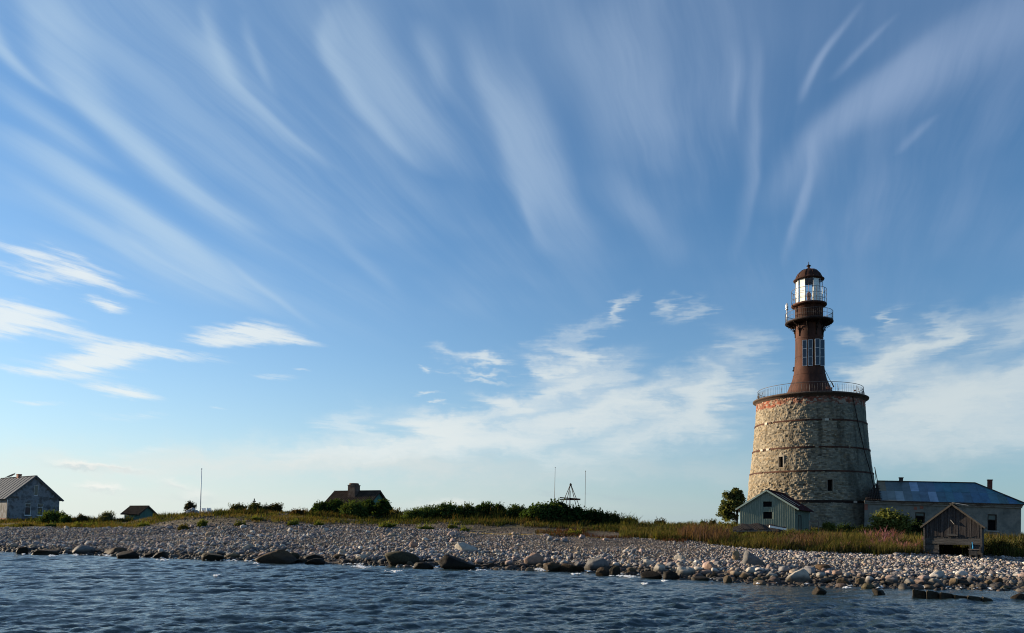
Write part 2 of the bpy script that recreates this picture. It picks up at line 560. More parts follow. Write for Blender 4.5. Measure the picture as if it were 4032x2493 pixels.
# ------------------------------------------------------------------ materials
def mat(name, stops, scale=2.0, rough=0.85, bump=0.3, bscale=12.0, stretch=(1, 1, 1), spec=0.14, metal=0.0, attr=None, detail=5.0, bdist=0.03):
    """weathered surface: colours of `stops` spread by noise (times an attribute when given) with a fine relief"""
    m_ = bpy.data.materials.new(name)
    m_.use_nodes = True
    t = m_.node_tree
    b = NB(t)
    P = t.nodes['Principled BSDF']
    co = b.n('ShaderNodeTexCoord').outputs['Object']
    v = b.v('MULTIPLY', co, stretch)
    f = b.noise(v, scale, detail, 0.62)
    k = len(stops)
    col = b.ramp(f, [(0.3 + 0.4 * i / max(1, k - 1), c) for i, c in enumerate(stops)]) if k > 1 else None
    if attr:
        a = b.n('ShaderNodeAttribute', attribute_name=attr).outputs[0]
        col = a if col is None else b.mix(1.0, a, col, 'MULTIPLY')
    if col is None:
        P.inputs['Base Color'].default_value = (*stops[0], 1)
    else:
        b.put(P.inputs['Base Color'], col)
    P.inputs['Roughness'].default_value = rough
    P.inputs['Metallic'].default_value = metal
    P.inputs['Specular IOR Level'].default_value = spec
    if bump:
        bp = b.n('ShaderNodeBump')
        bp.inputs['Strength'].default_value = bump
        bp.inputs['Distance'].default_value = bdist
        b.put(bp.inputs['Height'], b.noise(v, bscale, 6.0, 0.65))
        b.put(P.inputs['Normal'], bp.outputs[0])
    return m_


def leaf_mat(name, tint=(1, 1, 1), trans=0.35):
    m_ = bpy.data.materials.new(name)
    m_.use_nodes = True
    t = m_.node_tree
    t.nodes.clear()
    b = NB(t)
    a = b.n('ShaderNodeAttribute', attribute_name='Col').outputs[0]
    a = b.mix(1.0, a, tint, 'MULTIPLY')
    d = b.n('ShaderNodeBsdfDiffuse')
    tr = b.n('ShaderNodeBsdfTranslucent')
    b.put(d.inputs[0], a)
    b.put(tr.inputs[0], b.mix(1.0, a, (1.25, 1.15, 0.5), 'MULTIPLY'))
    mx = b.n('ShaderNodeMixShader')
    mx.inputs[0].default_value = trans
    t.links.new(d.outputs[0], mx.inputs[1])
    t.links.new(tr.outputs[0], mx.inputs[2])
    o = b.n('ShaderNodeOutputMaterial')
    t.links.new(mx.outputs[0], o.inputs[0])
    return m_


M = {}
M['wood_grey'] = mat('weathered_wood', [(.065, .055, .048), (.115, .10, .09), (.17, .15, .13)], 3.0, .9, .5, 14, (6, 6, .5))
M['wood_dark'] = mat('dark_wood', [(.035, .025, .02), (.075, .055, .045)], 3.0, .9, .5, 12, (4, 4, .6))
M['wood_pale'] = mat('pale_board', [(.42, .38, .31), (.55, .50, .42)], 5.0, .8, .2, 20)
M['black'] = mat('dark_void', [(.004, .004, .005)], rough=.9, bump=0)
M['rust'] = mat('rusty_iron', [(.024, .011, .008), (.050, .020, .013), (.086, .035, .022)], 1.1, .8, .25, 18, (1, 1, .45), spec=.2)
M['rust_dark'] = mat('dark_rusty_iron', [(.012, .008, .007), (.028, .015, .011)], 3.0, .8, .2, 16, spec=.2)
M['rail'] = mat('painted_railing_iron', [(.055, .05, .048), (.10, .085, .078)], 4.0, .6, 0, spec=.4)
M['galv'] = mat('galvanised_steel', [(.42, .43, .44), (.55, .55, .55)], 4.0, .45, .1, 20, metal=.6)
M['white_metal'] = mat('white_painted_metal', [(.72, .72, .70), (.80, .80, .78)], 4.0, .5, .1, 20)
M['brick'] = mat('red_brick', [(.16, .065, .045), (.27, .11, .075), (.20, .10, .075)], 6.0, .9, .5, 16)


def terrain_cols():
    # column (2445 px), waterline row, then (row, distance) of beach top, bank top, crest
    return [
        (-1200, 1296, (1245, 86), (1240, 96), (1230, 112)),
        (0, 1316, (1262, 78), (1255, 86), (1242, 100)),
        (300, 1327, (1261, 76), (1254, 84), (1241, 95)),
        (450, 1333, (1261, 73), (1237, 78), (1227, 86)),
        (700, 1341, (1258, 70), (1238, 76), (1225, 86)),
        (900, 1349, (1262, 68), (1246, 75), (1238, 86)),
        (1150, 1357, (1275, 64), (1246, 72), (1233, 84)),
        (1350, 1361, (1281, 62), (1256, 71), (1246, 84)),
        (1500, 1370, (1287, 60), (1268, 68), (1250, 84)),
        (1650, 1380, (1297, 56), (1275, 65), (1254, 86)),
        (1850, 1393, (1318, 51), (1285, 62), (1259, 90)),
        (2100, 1401, (1328, 49), (1290, 62), (1263, 88)),
        (2275, 1404, (1330, 49.5), (1295, 62), (1271, 86)),
        (2445, 1408, (1338, 50), (1301, 63), (1281, 86)),
        (3600, 1432, (1358, 50), (1320, 62), (1300, 84)),
    ]


_tc = terrain_cols()
TX = np.array([c[0] for c in _tc], float)
HZ = 1260 + (TX - 1222) * 0.01396
def _zrow(row, Y): return EYE - (row - HZ) / 1845.0 * Y
TY0 = EYE * 1845.0 / (np.array([c[1] for c in _tc]) - HZ)
TYs = [TY0 - 30, TY0 - 9, TY0]
TZs = [np.full(len(TX), -3.0), np.full(len(TX), -0.75), np.zeros(len(TX))]
_b, _k, _c = ([np.array([c[j][i] for c in _tc], float) for i in (0, 1)] for j in (2, 3, 4))
zb, zk, zc = _zrow(*_b), _zrow(*_k), _zrow(*_c)
ym = TY0 + (_b[1] - TY0) * 0.35
TYs += [ym, _b[1], _k[1], _c[1], _c[1] + 28, _c[1] + 80, _c[1] + 130]
TZs += [zb * 0.46, zb, zk, zc, zc - 0.25, np.full(len(TX), 1.2), np.full(len(TX), -3.0)]
TYs, TZs = np.array(TYs), np.array(TZs)


def colof(X, Y):
    return 1222.5 + 1845.0 * np.asarray(X, float) / np.asarray(Y, float)


def knots(c):
    return (np.array([np.interp(c, TX, r) for r in TYs]), np.array([np.interp(c, TX, r) for r in TZs]))


def zt0(X, Y):
    X, Y = np.asarray(X, float), np.asarray(Y, float)
    c = colof(X, Y)
    KY, KZ = knots(c)
    out = np.where(Y < KY[0], KZ[0], KZ[-1])
    for i in range(len(KY) - 1):
        t = (Y - KY[i]) / (KY[i + 1] - KY[i])
        z = KZ[i] + (KZ[i + 1] - KZ[i]) * t
        out = np.where((t >= 0) & (t <= 1), z, out)
    return out


def zt(X, Y):
    """height of the ground"""
    X, Y = np.asarray(X, float), np.asarray(Y, float)
    z = (zt0(X, Y - 1.2) + 2 * zt0(X, Y) + zt0(X, Y + 1.2)) / 4
    k = np.clip((z + 0.2) / 0.8, 0, 1)
    return z + k * (0.26 * (fbm(X * .16, Y * .16, 3, 5) - .5) + 0.10 * (vnoise(X * .9, Y * .9, 8) - .5))


def zg(X, Y):
    return float(zt(np.array([X]), np.array([Y]))[0])


_YS = np.arange(22, 118, 0.05)
def ground_hit(px, py):
    """where the sight line of a photograph pixel meets the ground or the water"""
    d = ray(px, py)
    z = np.maximum(zt(d.x * _YS, _YS), 0.0)
    hit = np.nonzero(EYE + d.z * _YS <= z)[0]
    Y = _YS[hit[0]] if len(hit) else 90.0
    return Vector((d.x * Y, Y, max(zg(d.x * Y, Y), 0.0)))


# ------------------------------------------------------------------ ground
def build_ground():
    cols = np.concatenate([np.linspace(-1200, 0, 60)[:-1], np.linspace(0, 2445, 620), np.linspace(2445, 3600, 70)[1:]])
    ys = np.concatenate([np.linspace(20, 34, 8)[:-1], np.linspace(34, 108, 330), np.linspace(108, 235, 40)[1:]])
    C, Y = np.meshgrid(cols, ys)
    X = (C - 1222.5) / 1845.0 * Y
    Z = zt(X, Y)
    n, m_ = C.shape
    V = np.stack([X, Y, Z], -1).reshape(-1, 3)
    i = np.arange(n * m_).reshape(n, m_)
    F = np.stack([i[:-1, :-1], i[:-1, 1:], i[1:, 1:], i[1:, :-1]], -1).reshape(-1, 4)
    # soil where things grow, shingle on the beach
    KY, _ = knots(C)
    veg = np.clip((Y - KY[4]) / (KY[5] - KY[4] + .01), 0, 1)
    veg = np.clip(veg + 1.2 * (fbm(X * .35, Y * .35, 4, 3) - .5), 0, 1)[..., None]
    tone = fbm(X * .5, Y * .5, 4, 21)[..., None]
    soil = np.array([.055, .046, .024]) * (.7 + .6 * tone) + np.array([.02, .022, .0]) * (tone > .56)
    shing = np.array([.065, .056, .050]) * (.75 + .5 * tone)
    colr = shing * (1 - veg) + soil * veg
    me = fast_mesh('ground', V, F, colr.reshape(-1, 3))
    m2 = mat('shingle_and_soil', [(.6, .6, .6), (1.0, 1.0, 1.0), (1.35, 1.3, 1.25)], 7.0, .95, .9, 9.0, attr='Col', bdist=.08)
    o = link('ground', me, m2)
    tag(o, 'grey shingle beach rising to a grassy island bank', 'ground', kind='structure')


build_ground()


# ------------------------------------------------------------------ sea
def wave_height(x, y, fade_len):
    r_ = np.random.default_rng(5)
    z = np.zeros_like(x)
    dxs = np.zeros_like(x)
    dys = np.zeros_like(x)
    for i in range(150):
        lam = 0.16 * (2.7 / 0.16) ** (r_.random())
        th = R(-78) + r_.normal() * 0.42              # travelling mostly towards the camera's left front
        k = 2 * math.pi / lam
        amp = 0.0048 * lam ** 0.74 * (0.55 + 0.9 * r_.random())
        ph = r_.random() * 2 * math.pi
        f = np.clip((lam / fade_len - 1.6) / 2.0, 0, 1)
        arg = k * (x * math.cos(th) + y * math.sin(th)) + ph
        s_, c_ = np.sin(arg), np.cos(arg)
        z += f * amp * s_
        dxs += -f * amp * 0.75 * math.cos(th) * c_ * -1
        dys += -f * amp * 0.75 * math.sin(th) * c_ * -1
    g = 0.45 + 1.15 * fbm(x * .13, y * .22, 4, 77)     # gusts
    return z * g, dxs * g, dys * g


def build_sea():
    fr = np.linspace(-50, 50, 1050)
    bk = np.linspace(50, 310, 52)[1:-1]
    ang = np.radians(np.concatenate([fr, bk]))
    rad = np.concatenate([np.linspace(3, 15, 90)[:-1], np.geomspace(15, 72, 620)[:-1], np.geomspace(72, 9000, 46)])
    A, D = np.meshgrid(ang, rad)
    X, Y = D * np.sin(A), D * np.cos(A)
    sp = np.gradient(rad)[:, None] * np.ones_like(A)
    front = (np.arange(len(ang)) < len(fr))[None, :]
    sp = np.where(front, sp, np.maximum(sp, D * 0.09))
    z, ddx, ddy = wave_height(X.astype(np.float32), Y.astype(np.float32), sp)
    # calmer in the lee close to the shore
    c = colof(X, np.maximum(Y, 1))
    ys = np.interp(c, TX, TY0)
    calm = np.where((Y > 5) & front, np.clip((ys - Y) / 7.0, 0.35, 1), 1.0)
    z, ddx, ddy = z * calm, ddx * calm, ddy * calm
    V = np.stack([X - ddx, Y - ddy, z], -1).reshape(-1, 3)
    V = np.concatenate([V, [[0, 0, 0]]])
    n, m_ = A.shape
    i = np.arange(n * m_).reshape(n, m_)
    j = np.roll(i, -1, axis=1)
    F = np.stack([i[:-1], i[1:], j[1:], j[:-1]], -1).reshape(-1, 4)
    cap = np.stack([i[0], j[0], np.full(m_, n * m_), np.full(m_, n * m_)], -1)
    me = fast_mesh('sea', V, F)
    m2 = bpy.data.materials.new('sea_water')
    m2.use_nodes = True
    b = NB(m2.node_tree)
    P = m2.node_tree.nodes['Principled BSDF']
    P.inputs['Base Color'].default_value = (.022, .040, .045, 1)
    P.inputs['Roughness'].default_value = .09
    P.inputs['IOR'].default_value = 1.333
    co = b.n('ShaderNodeTexCoord').outputs['Object']
    bp = b.n('ShaderNodeBump')
    bp.inputs['Strength'].default_value = .8
    bp.inputs['Distance'].default_value = .05
    nz = b.m('ADD', b.noise(b.v('MULTIPLY', co, (1.4, 2.0, 1)), 3.0, 4.0, .6), b.m('MULTIPLY', b.noise(b.v('MULTIPLY', co, (1.2, 1.8, 1)), 9.0, 3.0, .6), .3))
    b.put(bp.inputs['Height'], nz)
    b.put(P.inputs['Normal'], bp.outputs[0])
    o = link('sea', me, m2)
    tag(o, 'choppy dark blue sea in front of the stony shore', 'sea', kind='structure')


build_sea()


# ------------------------------------------------------------------ stones
def ico(sub):
    bm = bmesh.new()
    bmesh.ops.create_icosphere(bm, subdivisions=sub, radius=1.0)
    V = np.array([v.co[:] for v in bm.verts])
    F = np.array([[v.index for v in f.verts] for f in bm.faces])
    bm.free()
    return V, F


ICO = {k: ico(k) for k in (1, 2, 3, 4)}


def stone_shape(sub, seed, rough=.16, fine=.0, box=2.0, facets=0):
    V, F = ICO[sub]
    off = Vector((seed * 3.7, seed * 1.3, seed * 7.1))
    if box != 2.0:
        nr = (np.abs(V) ** box).sum(1) ** (1 / box)
        V = V / nr[:, None]
    k = np.array([mnoise.noise(Vector(v) * 0.9 + off) * rough * 1.6 + mnoise.noise(Vector(v) * 2.2 + off) * rough * .55
                  + (mnoise.noise(Vector(v) * 6 + off) * fine + mnoise.noise(Vector(v) * 14 + off) * fine * .5 if fine else 0) for v in V])
    V = V * (1 + k)[:, None]
    r_ = np.random.default_rng(seed + 100)
    for _ in range(facets):                                   # a few planes cut off the sides
        nrm = r_.normal(size=3)
        nrm /= np.linalg.norm(nrm)
        dd = V @ nrm - r_.uniform(.55, .8)
        V = V - np.where(dd > 0, dd * .85, 0)[:, None] * nrm
    return V, F


def stone_mat(name, info=True):
    """pebble and boulder rock: own tone per stone, darker and weed-stained near the water"""
    m_ = bpy.data.materials.new(name)
    m_.use_nodes = True
    b = NB(m_.node_tree)
    P = m_.node_tree.nodes['Principled BSDF']
    if info:
        col = b.n('ShaderNodeObjectInfo').outputs['Color']
    else:
        col = b.n('ShaderNodeAttribute', attribute_name='Col').outputs[0]
    geo = b.n('ShaderNodeNewGeometry').outputs['Position']
    nz = b.noise(geo, 5.0, 6.0, .7)
    col = b.mix(1.0, col, b.ramp(nz, [(.28, (.62, .6, .58)), (.5, (1, 1, 1)), (.72, (1.25, 1.2, 1.1))]), 'MULTIPLY')
    z = b.sep(geo)[2]
    z = b.m('ADD', z, b.m('MULTIPLY', b.m('SUBTRACT', b.noise(geo, 1.3, 3.0), .5), .35))
    wet = b.ss(z, .52, .22)
    b.put(P.inputs['Base Color'], b.mix(wet, col, b.mix(.82, col, (.011, .009, .006))))
    b.put(P.inputs['Roughness'], b.m('MULTIPLY_ADD', wet, -.22, .9))
    P.inputs['Specular IOR Level'].default_value = .12
    bp = b.n('ShaderNodeBump')
    bp.inputs['Strength'].default_value = .5
    bp.inputs['Distance'].default_value = .05
    b.put(bp.inputs['Height'], b.noise(geo, 11.0, 6.0, .7))
    b.put(P.inputs['Normal'], bp.outputs[0])
    return m_


M['stone'] = stone_mat('beach_rock')
M['cobble'] = stone_mat('cobble_rock', False)
PAL = .84 * np.array([(.26, .245, .235), (.34, .32, .30), (.30, .24, .215), (.31, .265, .21), (.13, .12, .125), (.20, .19, .20), (.46, .43, .39), (.24, .19, .18), (.18, .185, .205)])

BROWN, OLIVE, GREY, PINK, TAN, BLACK, PALE = (.062, .042, .026), (.034, .031, .019), (.12, .12, .12), (.22, .155, .125), (.19, .14, .085), (.010, .0085, .0075), (.31, .29, .255)
# centre x, base y, width, height (pixels of the photograph), colour, box power, shear, facets, label
BOULDERS = [
    (87, 2182, 44, 26, BLACK, 2.3, .1, 2, 'small dark boulder nearest the left end of the beach'),
    (183, 2186, 100, 28, BROWN, 3.2, 0, 2, 'long flat brown boulder with sunlit left end, below the grey house'),
    (327, 2184, 90, 34, GREY, 2.5, .1, 3, 'grey humped boulder with a tan left face at the waterline under the far left cobbles'),
    (452, 2186, 90, 27, BROWN, 2.6, .1, 2, 'brown boulder half hidden behind a black one below the little hut'),
    (503, 2200, 88, 30, BLACK, 2.7, .1, 3, 'black wet boulder in the shallows in front of a brown boulder, below the hut'),
    (585, 2195, 40, 20, BLACK, 2.3, 0, 2, 'small rounded dark rock in the row of low wet rocks left of the flagpole'),
    (634, 2198, 58, 23, BLACK, 2.4, .15, 2, 'low black rock with a spread-out foot among wet rocks left of the flagpole'),
    (839, 2208, 88, 32, OLIVE, 3.0, -.1, 2, 'dark olive block-shaped boulder in the shallows right below the white flagpole'),
    (914, 2203, 55, 22, TAN, 2.6, .1, 3, 'tan and black split boulder next to the dark olive block'),
    (975, 2168, 44, 26, PALE, 2.4, .4, 4, 'pale slanting slab lying among cobbles above the big brown dome boulder'),
    (1086, 2219, 158, 50, BROWN, 2.1, .25, 1, 'big brown dome-shaped boulder sloping into the sea left of the brown roofed cottage'),
    (1148, 2213, 64, 34, OLIVE, 2.2, 0, 2, 'dark boulder leaning behind the right shoulder of the big brown dome'),
    (1185, 2217, 66, 15, OLIVE, 2.6, 0, 2, 'flat olive rock awash right of the big brown dome boulder'),
    (1238, 2205, 88, 27, BLACK, 2.2, -.1, 3, 'dark peaked boulder behind a low black rock below the brown roofed cottage'),
    (1240, 2222, 80, 22, BLACK, 2.6, 0, 2, 'low black wet rock standing in the sea in front of a dark peaked boulder'),
    (1338, 2199, 54, 16, BROWN, 2.4, .2, 2, 'narrow brown stone lying at the waterline between the peaked rock and the two-tone boulder'),
    (1425, 2206, 52, 26, PALE, 2.3, 0, 2, 'pale grey rounded stone at the waterline left of the two-tone boulder'),
    (1581, 2229, 140, 52, OLIVE, 2.2, -.1, 2, 'large two-tone boulder, sunlit olive on the left and black on the right, below the bushes'),
    (1613, 2231, 38, 20, TAN, 2.2, 0, 1, 'small tan rounded boulder in front of the large two-tone boulder'),
    (1665, 2240, 86, 24, BLACK, 2.5, -.2, 2, 'low black rock sloping into the water between the two-tone boulder and the black wedge'),
    (1799, 2242, 150, 58, BLACK, 2.0, -.55, 3, 'large black wedge-shaped boulder with its peak to the left, in the sea'),
    (1629, 2156, 34, 22, PINK, 2.4, 0, 2, 'pinkish rounded stone on the open cobbles above the large two-tone boulder'),
    (1835, 2171, 92, 33, PALE, 2.0, -.5, 4, 'pale pointed slab lying alone on the cobbles above the black wedge boulder'),
    (1897, 2239, 48, 16, BROWN, 2.5, 0, 2, 'low brown rock awash just right of the black wedge boulder'),
    (1935, 2236, 66, 17, BROWN, 2.5, -.1, 2, 'flat brown rock midway between the black wedge and the pink brown egg-shaped boulder'),
    (1988, 2236, 42, 14, OLIVE, 2.4, 0, 2, 'small olive rock awash left of the pink brown egg-shaped boulder'),
    (2101, 2229, 78, 50, PINK, 2.2, -.05, 1, 'pink brown egg-shaped boulder standing upright at the waterline below the pyramid frame'),
    (2177, 2250, 74, 32, BROWN, 2.3, -.2, 3, 'brown boulder with bright left face in the water right of the pink brown egg-shaped boulder'),
    (2250, 2252, 100, 32, BROWN, 2.5, 0, 3, 'long dark brown boulder touching the left foot of the big grey shelf boulder'),
    (2352, 2247, 106, 44, GREY, 2.6, .1, 3, 'big grey shelf boulder with a dark undercut front, at the waterline'),
    (2373, 2266, 56, 30, BROWN, 2.3, .15, 2, 'brown boulder in the water in front of the big grey shelf boulder'),
    (2420, 2263, 46, 33, OLIVE, 2.3, 0, 2, 'olive round-topped boulder just right of the big grey shelf boulder'),
    (2487, 2263, 37, 26, TAN, 2.4, 0, 3, 'tan cracked rock in the water between the olive and the black round boulders'),
    (2564, 2278, 84, 27, BLACK, 2.3, 0, 2, 'broad black brown boulder farthest out in the sea left of centre of the right beach'),
    (2597, 2257, 50, 34, PALE, 2.2, 0, 1, 'pale tan boulder with dark right side standing behind two black brown boulders'),
    (2643, 2281, 70, 35, BLACK, 2.3, -.1, 2, 'black rounded boulder in the sea touching the large pale loaf-shaped boulder'),
    (2703, 2273, 78, 38, PALE, 2.2, -.15, 1, 'large pale loaf-shaped boulder at the water edge'),
    (2760, 2288, 66, 20, OLIVE, 2.4, 0, 2, 'low olive boulder in the water right of the large pale loaf-shaped boulder'),
    (2800, 2250, 58, 34, PINK, 2.2, .1, 2, 'pink brown boulder behind the first row of shore boulders, right of the pale loaf'),
    (2558, 2230, 40, 25, PALE, 2.3, 0, 2, 'pale rounded boulder above the black brown boulders on the cobbles'),
    (2675, 2206, 44, 20, PALE, 2.4, .1, 3, 'pale pointed stone topping a dark clump of stones left of the green shed'),
    (2965, 2226, 86, 52, GREY, 2.0, -.6, 4, 'grey triangular boulder with a smooth shaded slope, on the cobbles below the collapsed roof'),
    (2898, 2206, 28, 34, TAN, 2.5, 0, 3, 'upright tan stone just left of the grey triangular boulder'),
    (2955, 2262, 48, 27, PALE, 2.3, 0, 2, 'pale boulder right below the grey triangular boulder'),
    (2884, 2269, 50, 25, PINK, 2.3, 0, 1, 'pinkish boulder low on the shore left of the pale one below the grey triangular boulder'),
    (2937, 2282, 54, 24, TAN, 2.3, .1, 1, 'tan boulder with dark right half at the water edge under the grey triangular boulder'),
    (2866, 2293, 36, 28, TAN, 2.2, 0, 1, 'tan egg-like boulder at the water edge left of the split tan boulder'),
    (2812, 2279, 46, 22, OLIVE, 2.3, 0, 1, 'olive flat-topped boulder at the water edge below the pink brown boulder'),
    (2987, 2299, 43, 25, (.28, .24, .13), 2.3, 0, 2, 'yellow brown rounded boulder at the water edge left of the biggest white-topped boulder'),
    (3035, 2280, 54, 24, PALE, 2.4, 0, 1, 'smooth grey tan boulder directly left of the biggest white-topped boulder'),
    (3048, 2295, 44, 19, OLIVE, 2.5, 0, 2, 'low olive rock at the water edge in front of the smooth grey tan boulder'),
    (3142, 2297, 96, 52, PALE, 2.1, .35, 2, 'biggest boulder of the right shore, white sunlit top over a dark shaded flank'),
    (3234, 2279, 44, 24, PALE, 2.3, 0, 1, 'pale round boulder close right of the biggest white-topped boulder'),
    (3238, 2247, 62, 24, BROWN, 2.7, 0, 3, 'flat brown boulder higher on the cobbles above the biggest white-topped boulder'),
    (3296, 2272, 44, 27, PINK, 2.3, .2, 2, 'pinkish leaning boulder below the tower, second row from the water'),
    (3319, 2307, 50, 28, TAN, 2.3, -.1, 2, 'tan boulder with dark right side at the water edge, straight below the flowering pink weeds'),
    (3386, 2306, 34, 27, TAN, 2.2, 0, 1, 'tan upright pebble-shaped boulder at the water edge left of the smooth oval boulder'),
    (3420, 2317, 50, 21, (.30, .26, .15), 2.1, 0, 0, 'smooth yellow grey oval boulder at the water edge, left of the pier slabs'),
    (3682, 2309, 60, 28, PALE, 2.3, 0, 1, 'pale flattened boulder at the water edge straight below the boathouse'),
    (3757, 2306, 46, 26, TAN, 2.4, .1, 3, 'orange tan boulder leaning on a dark slab below the right side of the boathouse'),
    (3798, 2309, 62, 25, BLACK, 2.4, -.5, 3, 'dark slab boulder sloping down to the right below the boathouse'),
    (3893, 2310, 30, 24, TAN, 2.3, 0, 1, 'tan stone at the water edge right of the dark slab boulder'),
    (3928, 2300, 40, 24, BROWN, 2.5, .1, 3, 'brown boulder behind the tan stone near the right end of the beach'),
    (3957, 2322, 40, 17, (.30, .27, .17), 2.2, 0, 1, 'low yellowish boulder awash near the right end of the beach'),
    (3989, 2310, 34, 28, PALE, 2.2, 0, 0, 'whitish egg-shaped boulder near the right end of the beach'),
    (4020, 2314, 34, 24, PALE, 2.3, 0, 1, 'pale boulder cut by the right edge of the picture'),
    (3226, 2342, 54, 30, BROWN, 2.3, -.2, 4, 'dark brown jagged rock alone in the sea, farthest left of the rocks off the pier'),
    (3462, 2344, 52, 28, BLACK, 2.3, -.2, 4, 'black lumpy rock alone in the sea just left of the pier slabs'),
    (4004, 2362, 66, 25, BROWN, 2.4, .6, 3, 'flat brown rock tapering to the left, in the sea right of the pier slabs'),
]


def rotz(V, a):
    c, s_ = math.cos(a), math.sin(a)
    return np.stack([V[:, 0] * c - V[:, 1] * s_, V[:, 0] * s_ + V[:, 1] * c, V[:, 2]], -1)


taken = []
for i, (cx, by, w, h, colr, bx, sh, fc, lab) in enumerate(BOULDERS):
    p = ground_hit(cx, by)
    Y = p.y
    rx, hz_ = w * Y / F4 / 2, h * 1.14 * Y / F4
    d = 0.8
    V, F = stone_shape(4, i + 3, .17, .06, bx, fc + 2)
    V = rotz(V, i * 1.7)
    V = V / np.abs(V).max(0)
    if bx <= 2.15:
        V[:, :2] *= (1 - .42 * np.clip(V[:, 2], 0, 1))[:, None]
    V[:, 0] += sh * V[:, 2] * .75 * np.where(V[:, 2] > 0, 1, .2)
    V[:, 0] = (V[:, 0] - (V[:, 0].max() + V[:, 0].min()) / 2) / ((V[:, 0].max() - V[:, 0].min()) / 2)
    sz = hz_ * .74
    V = V * np.array([rx, rx * d, sz])
    me = fast_mesh('boulder', V, F)
    o = link('boulder', me, M['stone'])
    o.location = (p.x * (Y + rx * d * .6) / Y, Y + rx * d * .6, p.z + hz_ - sz - .02)
    o.color = (*colr, 1)
    tag(o, lab, 'boulder')
    taken.append((o.location.x, o.location.y, rx))


def beach_point(n, f0, f1, c0=-160, c1=2600):
    """random points of the beach; f = 0 at the waterline, 1 at its upper edge"""
    c = rng.uniform(c0, c1, n)
    f = rng.uniform(f0, f1, n)
    KY, _ = knots(c)
    Y = KY[2] + (KY[4] - KY[2]) * f
    keep = rng.random(n) < (Y / 82.0) ** 1.0
    c, f, Y = c[keep], f[keep], Y[keep]
    return (c - 1222.5) / 1845 * Y, Y, c, f


# larger single stones standing out of the shingle
variants = []
for k in range(9):
    V, F = stone_shape(3, 40 + k, .2, .05, 2.0 + .4 * (k % 3), 1 + k % 5)
    variants.append(fast_mesh('beach_stone', V / np.abs(V).max(0), F))
    variants[-1].materials.append(M['stone'])
STONE_KINDS = [
    ('pale', (.38, .36, .335), 'pale grey rounded stone, larger than the cobbles it lies among'),
    ('pinkish', (.31, .235, .21), 'pinkish rounded stone, larger than the cobbles it lies among'),
    ('tan', (.31, .25, .19), 'tan rounded stone, larger than the cobbles it lies among'),
    ('grey', (.17, .17, .18), 'dark grey rounded stone, larger than the cobbles it lies among'),
]
n_st = 0
big = []
for (f0, f1, n, s0, s1, c0, c1) in ((-.10, .12, 240, .17, .36, 0, 2445), (-.08, .30, 170, .18, .34, 1560, 2445), (.1, .5, 75, .16, .30, 0, 1560),
                                    (.5, 1.0, 70, .17, .32, 380, 1400), (.75, 1.05, 40, .15, .26, 0, 1500)):
    X, Y, c, f = beach_point(n * 2, f0, f1, c0, c1)
    for j in range(min(len(X), n)):
        s_ = rng.uniform(s0, s1)
        if any((X[j] - a) ** 2 + (Y[j] - b) ** 2 < (r_ + s_ * .5) ** 2 for a, b, r_ in taken):
            continue
        big.append((X[j], Y[j], s_))
        taken.append((X[j], Y[j], s_ * .8))
big = big[:]
rng.shuffle(big)
for (x, y, s_) in big[:262]:
    kd = STONE_KINDS[int(rng.choice(4, p=[.26, .22, .25, .27]))]
    o = bpy.data.objects.new('beach_stone', variants[int(rng.integers(9))])
    COL.objects.link(o)
    a, b_ = s_ * rng.uniform(.8, 1.25), s_ * rng.uniform(.7, 1.0)
    h_ = s_ * rng.uniform(.5, .85)
    o.scale = (a, b_, h_)
    o.rotation_euler = (rng.normal() * .2, rng.normal() * .2, rng.uniform(0, 6.28))
    o.location = (x, y, zg(x, y) + h_ * .45)
    v = rng.uniform(.8, 1.15)
    o.color = (*(q * v for q in kd[1]), 1)
    tag(o, kd[2], 'stone', kd[0] + ' larger stones of the cobble beach')
rest_big = np.array(big[262:]).reshape(-1, 3)


